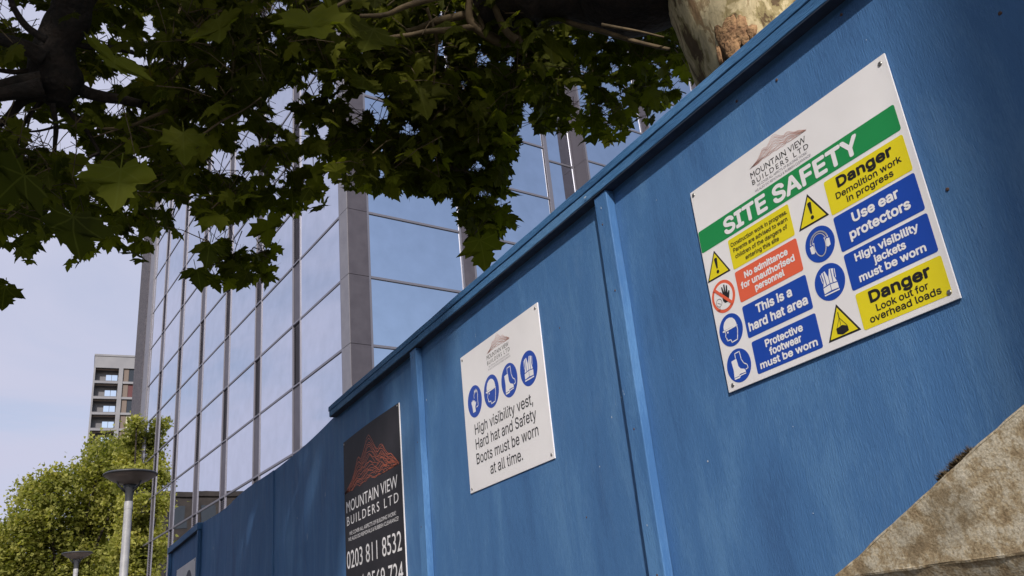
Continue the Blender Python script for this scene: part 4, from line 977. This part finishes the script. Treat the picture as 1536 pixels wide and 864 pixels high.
# pollarded limb at the left, ending in a dark knuckle
KD = 4.1
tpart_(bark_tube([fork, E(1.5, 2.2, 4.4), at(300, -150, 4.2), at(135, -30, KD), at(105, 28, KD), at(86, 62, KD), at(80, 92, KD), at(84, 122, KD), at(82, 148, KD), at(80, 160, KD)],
                 [.24, .16, .10, .084, .078, .070, .082, .096, .06, .02], 24, 8, .03), 'branch', M['shaded_bark'])
for px, r in (([(66, 88), (40, 72), (14, 62), (-40, 50)], .035), ([(62, 118), (30, 122), (0, 128), (-50, 130)], .030), ([(64, 130), (36, 136), (0, 142), (-40, 150)], .038), ([(66, 142), (36, 150), (10, 178), (-20, 200)], .024), ([(104, 120), (128, 138), (160, 146), (185, 150), (230, 160)], .028),
              ([(78, 155), (84, 190), (82, 225), (86, 260)], .013), ([(92, 152), (108, 172), (130, 196), (150, 230)], .012), ([(66, 150), (50, 165), (34, 190), (28, 215)], .011), ([(70, 60), (40, 40), (20, 10), (10, -20)], .016), ([(60, 104), (24, 108), (-10, 104)], .012),
              ([(58, 152), (44, 180), (40, 205)], .006), ([(84, 190), (60, 196), (34, 198)], .006), ([(84, 192), (105, 190), (130, 186)], .006), ([(100, 60), (130, 70), (170, 72), (210, 82)], .014), ([(150, 230), (135, 236), (122, 252)], .008)):
    seg(px, r, KD-.05+rnd.uniform(-.1, .1), 'shaded_bark')
# burr of orange bark low on the trunk
def on_trunk(px, py):
    best = at(px, py, 2.0)
    for i in range(200):
        p = at(px, py, 1.9+i*.008)
        if (p.x-2.31)**2+(p.y-1.58)**2 < .462**2: return p
    return best
for px, py, rx, rz_ in ((1088, 44, .05, .10), (1108, 44, .034, .055), (1098, 74, .034, .045), (1120, 60, .022, .03), (1080, 84, .016, .04), (1128, 48, .018, .025)):
    c = on_trunk(px, py); mb = MB(); nl = 12; vs = []
    for i in range(9):
        a = math.pi*i/8
        for k in range(nl):
            b = 2*math.pi*k/nl; v = Vector((math.sin(a)*math.cos(b), math.sin(a)*math.sin(b), math.cos(a)))
            f = 1+.55*noise.noise(v*2.2+c*5)+.25*noise.noise(v*6+c*3); dirn = Vector((c.x-2.31, c.y-1.58, 0)).normalized(); tg = Vector((-dirn.y, dirn.x, 0))
            vs.append(c + tg*(v.x*rx*f) + dirn*(v.y*.0065*f) + Vector((0, 0, v.z*rz_*f)))
    fs = [(i*nl+k, i*nl+(k+1) % nl, (i+1)*nl+(k+1) % nl, (i+1)*nl+k) for i in range(8) for k in range(nl)]
    mb.add(vs, fs); tpart_(mb, 'bark_burr', M['burr'])
# foliage
def leaf_matrix(pos, size, outward, spread=1.0):
    """blade hanging from its stalk: tip points down and out, face turned up and out"""
    tipd = (Vector((rnd.gauss(0, .55), rnd.gauss(0, .55), -rnd.uniform(.35, 1.15))) + outward*.45).normalized()
    nrm = (Vector((rnd.gauss(0, .35), rnd.gauss(0, .35), rnd.uniform(.3, .9)))*1.0 + outward*rnd.uniform(.2, 1.0)*spread)
    xa = tipd.cross(nrm).normalized(); nn = xa.cross(tipd)
    m = Matrix(((xa.x, tipd.x, nn.x), (xa.y, tipd.y, nn.y), (xa.z, tipd.z, nn.z)))*size
    m = m.to_4x4(); m.translation = pos - tipd*size*.4; return m
items = []; twigs = MB()
def tone(): 
    r = rnd.random(); return r*r*.85 if r < .985 else .98
def in_front_of_hoarding(p): return p.x > 1.0 and p.z < EYE+1.15 and p.x < 1.3
def outside_obst(p): return ((p.x-2.3)**2+(p.y-1.58)**2) > .6**2
n_try = 0
NSPRAY = 1150
while len(items) < 12500 and n_try < 150000:
    n_try += 1
    px, py = (rnd.uniform(-50, 1040), rnd.uniform(-35, 430)) if rnd.random() < .72 else (rnd.uniform(600, 820), rnd.uniform(-10, 320))
    if not allowed(px, py, 3): continue
    d = rnd.choice((rnd.uniform(3.6, 5.2), rnd.uniform(4.4, 7.2), rnd.uniform(5.2, 7.6)))
    if px < 240 and py < 215: d = max(d, 3.5)+rnd.uniform(0, 1.5)
    if px > 790: d = rnd.uniform(4.4, 7.6)
    if 280 < px < 440 and py > 345: d = rnd.uniform(4.4, 5.2)
    if 680 < px < 790 and py > 250: d = rnd.uniform(4.1, 4.7)
    c = at(px, py, d); outw = Vector((-c.x+rnd.gauss(0, 2), -c.y+rnd.gauss(0, 2), 0)).normalized()
    k = rnd.randint(3, 8); tw = [c+Vector((rnd.gauss(0, .12), rnd.gauss(0, .12), .10+rnd.random()*.14))]
    for j in range(k):
        p = c+Vector((rnd.gauss(0, .13), rnd.gauss(0, .13), rnd.gauss(0, .08))); q = to_px(p)
        if q is None or not allowed(q[0], q[1], 5) or not outside_obst(p): continue
        v_ = (p-E(0, 0, 0)).normalized()
        if noise.noise(v_*75)+.5*noise.noise(p*2.6) > .33: continue          # gaps between the sprays
        items.append((leaf_matrix(p, rnd.triangular(.056, .125, .076), outw), rnd.randrange(7), tone(), (p-E(0, 0, 0)).length)); tw.append(p+Vector((0, 0, .045)))
    if len(tw) > 2:
        for a_, b_ in zip(tw, tw[1:]):
            if (a_-b_).length < .26: twigs.tube([a_, (a_+b_)/2+Vector((0, 0, .015)), b_], [.0026, .002, .0014], 4, False)
# a few near leaves that hang large
NEAR = [(462, 22, 3.05, .195, .8, 0), (180, 252, 2.9, .175, .6, 1), (38, 262, 3.3, .19, .05, 2), (110, 325, 3.3, .19, .0, 3), (560, 45, 3.3, .18, .35, 4), (545, 120, 3.5, .20, .3, 5), (325, 30, 3.4, .17, .5, 6), (175, 85, 3.1, .18, .5, 2), (275, 200, 3.4, .15, .55, 4), (830, 60, 3.6, .17, .3, 6), (720, 360, 3.9, .17, .3, 0), (500, 12, 3.2, .16, .8, 2), (525, 22, 3.3, .14, .85, 3), (8, 430, 3.9, .12, .1, 4), (630, 130, 3.5, .17, .2, 6), (400, 330, 4.0, .15, .6, 2), (470, 250, 4.0, .14, .5, 3)]
toC = lambda p: (E(0, 0, 0)-p).normalized()
near = []
for px, py, d, s, tn, k in NEAR:
    p = at(px, py, d); tocam = toC(p); tip = (Vector((rnd.gauss(0, .22), rnd.gauss(0, .22), -1))+tocam*.35).normalized()
    if (px, py) == (458, 30): tip = (-UP*.95+RT*.12).normalized()
    if (px, py) == (180, 258): tip = (-UP*.95+RT*.05).normalized()
    nn0 = -(tocam+Vector((rnd.gauss(0, .25), rnd.gauss(0, .25), -.25)))
    xa = tip.cross(nn0).normalized(); nn = xa.cross(tip)
    m = (Matrix(((xa.x, tip.x, nn.x), (xa.y, tip.y, nn.y), (xa.z, tip.z, nn.z)))*s).to_4x4(); m.translation = p
    near.append((m, k, tn, 0))
# canopy overhead and behind the view, shading what hangs below it
over = []
while len(over) < 8500:
    x, y, z = rnd.uniform(-5.5, 4.5), rnd.uniform(-6.0, 9.0), rnd.uniform(4.5, 8.8)
    c = Vector((x, y, z)); q = to_px(c)
    if q and -40 < q[0] < 1580 and -30 < q[1] < 900:
        continue
    if c.y < 3.05-1.367*(c.z-2.2)+rnd.uniform(-.2, .2): continue          # the crown ends where the sun comes in under it
    if c.x > -1.9 and c.y < 1.0: continue
    k = 5
    for j in range(k):
        p = c+Vector((rnd.gauss(0, .2), rnd.gauss(0, .2), rnd.gauss(0, .12))); q = to_px(p)
        if q and -60 < q[0] < 1600 and -25 < q[1] < 900: continue
        over.append((leaf_matrix(p, rnd.uniform(.14, .24), Vector((0, -1, 0)), .4), rnd.randrange(7), tone(), 99))
items.sort(key=lambda t: t[3]/t[0].to_scale().x)
single = near + items[:270]; rest = items[270:] + over
TI = Matrix.Translation(-TB)
for m, k, tn, _ in single:
    o = link('leaf', LM[(k, min(4, round(tn*4)))], tree); o.matrix_local = TI @ m
joined_leaves('foliage', [(TI @ m, k, tn) for m, k, tn, _ in rest], tree, M['leaf'])
tpart_(twigs, 'twigs', M['twig'], False, 'stuff')

# --- second street tree, behind the camera: its trunk throws the soft shadow on the near end of the hoarding
def bg_tree(name, base, trunk_r, H, blobs, n, label, leaf=.16, m='far_leaf', trunk_m='bark'):
    root = empty(name, base, label, 'tree', None)
    top = Vector((0, 0, H*.8)); bark_tube([(0, 0, -.1), (0, 0, H*.3), (.1, .05, H*.55), top], [trunk_r*1.25, trunk_r, trunk_r*.88, trunk_r*.66], 16, 6, .02).build('trunk', M[trunk_m], root, True)
    for k, (c, r) in enumerate(blobs):
        c = Vector(c); s0 = Vector((0, 0, H*.35+.02*k*H % (H*.3))); bark_tube([s0, (s0+c)/2+Vector((0, 0, .3)), c], [trunk_r*.45, trunk_r*.28, .03], 8, 4, .01).build('branch', M[trunk_m], root, True)
    its = []
    tot = sum(r**2 for _, r in blobs)
    for c, r in blobs:
        c = Vector(c); ncl = int(n*r*r/tot/14)
        for q in range(ncl):
            d = Vector((rnd.gauss(0, 1), rnd.gauss(0, 1), rnd.gauss(0, 1))).normalized(); rr = r*(rnd.uniform(.45, 1.08) if rnd.random() < .85 else rnd.uniform(0, 1)); rr *= 1+.55*noise.noise(d*2.3+c)
            cc = c+d*rr; tn = max(0, min(.9, .45+.9*noise.noise(cc*1.3)+rnd.gauss(0, .12)))
            for j in range(14):
                p = cc+Vector((rnd.gauss(0, leaf*1.6), rnd.gauss(0, leaf*1.6), rnd.gauss(0, leaf*1.2)))
                e = Matrix.Rotation(rnd.uniform(0, 6.28), 4, 'Z') @ Matrix.Rotation(rnd.gauss(0, .7), 4, 'X') @ Matrix.Rotation(rnd.gauss(0, .7), 4, 'Y')
                its.append((Matrix.Translation(p) @ e @ Matrix.Scale(leaf*rnd.uniform(.5, 1), 4), rnd.randrange(4), max(0, min(.95, tn+rnd.gauss(0, .15)))))
    joined_leaves('crown', its, root, M[m], far=True); return root
# far tree at the left, built from clumps of foliage
def far_tree(pxb, TD, n, label, r0, H, lf):
    base = at(pxb[0][0], 864, TD); base.z = 0; blobs = []
    for x, y_, r in pxb:
        c = at(x, y_, TD+rnd.uniform(-.03, .03)*TD); blobs.append((tuple(c-base), r/FPX*TD*.84))
    bg_tree('leafy_street_tree', (base.x, base.y, 0), r0, H, blobs, int(n*.7), label, lf, 'far_leaf', 'shaded_bark')
far_tree([(196, 850, 22), (204, 660, 17), (199, 690, 19), (196, 722, 20), (198, 755, 18), (196, 790, 20), (205, 636, 11), (192, 820, 24), (203, 880, 24), (206, 705, 12)],
         37.5, 14000, 'slender sunlit tree against the far end of the glass building', .13, 8.0, .11)
far_tree([(100, 840, 60), (185, 800, 50), (178, 690, 30), (180, 740, 40), (160, 720, 34), (145, 760, 46), (152, 690, 24), (172, 664, 18), (122, 716, 28), (90, 745, 40), (60, 762, 42), (35, 800, 42), (100, 800, 50), (30, 845, 50), (0, 835, 40), (70, 722, 20), (140, 672, 14), (60, 900, 60), (110, 880, 50), (150, 860, 50), (45, 735, 20), (185, 870, 50)],
         66.0, 62000, 'broad yellow green tree at the left, behind both street lamps', .34, 12.0, .19)
c2 = at(-14, 850, 80); bg_tree('leafy_street_tree', (c2.x-.6, c2.y, 0), .2, 9, [((0, 0, 9.6), 2.4), ((2.0, .3, 8.2), 2.2), ((-1.8, 0, 8), 2.4)], 6000, 'lower paler tree at the very left edge beside the broad tree', .2)
sx, sy = -1.05, -4.09
bg_tree('street_tree', (sx, sy, 0), .60, 8.0, [((1.6, -1.2, 9.2), 1.5), ((2.8, -2.4, 9.0), 1.5), ((1.2, -3, 10.5), 1.6)], 3500, 'second plane tree standing on the pavement behind the viewer', .2, 'leaf')
print('items', len(items), n_try)
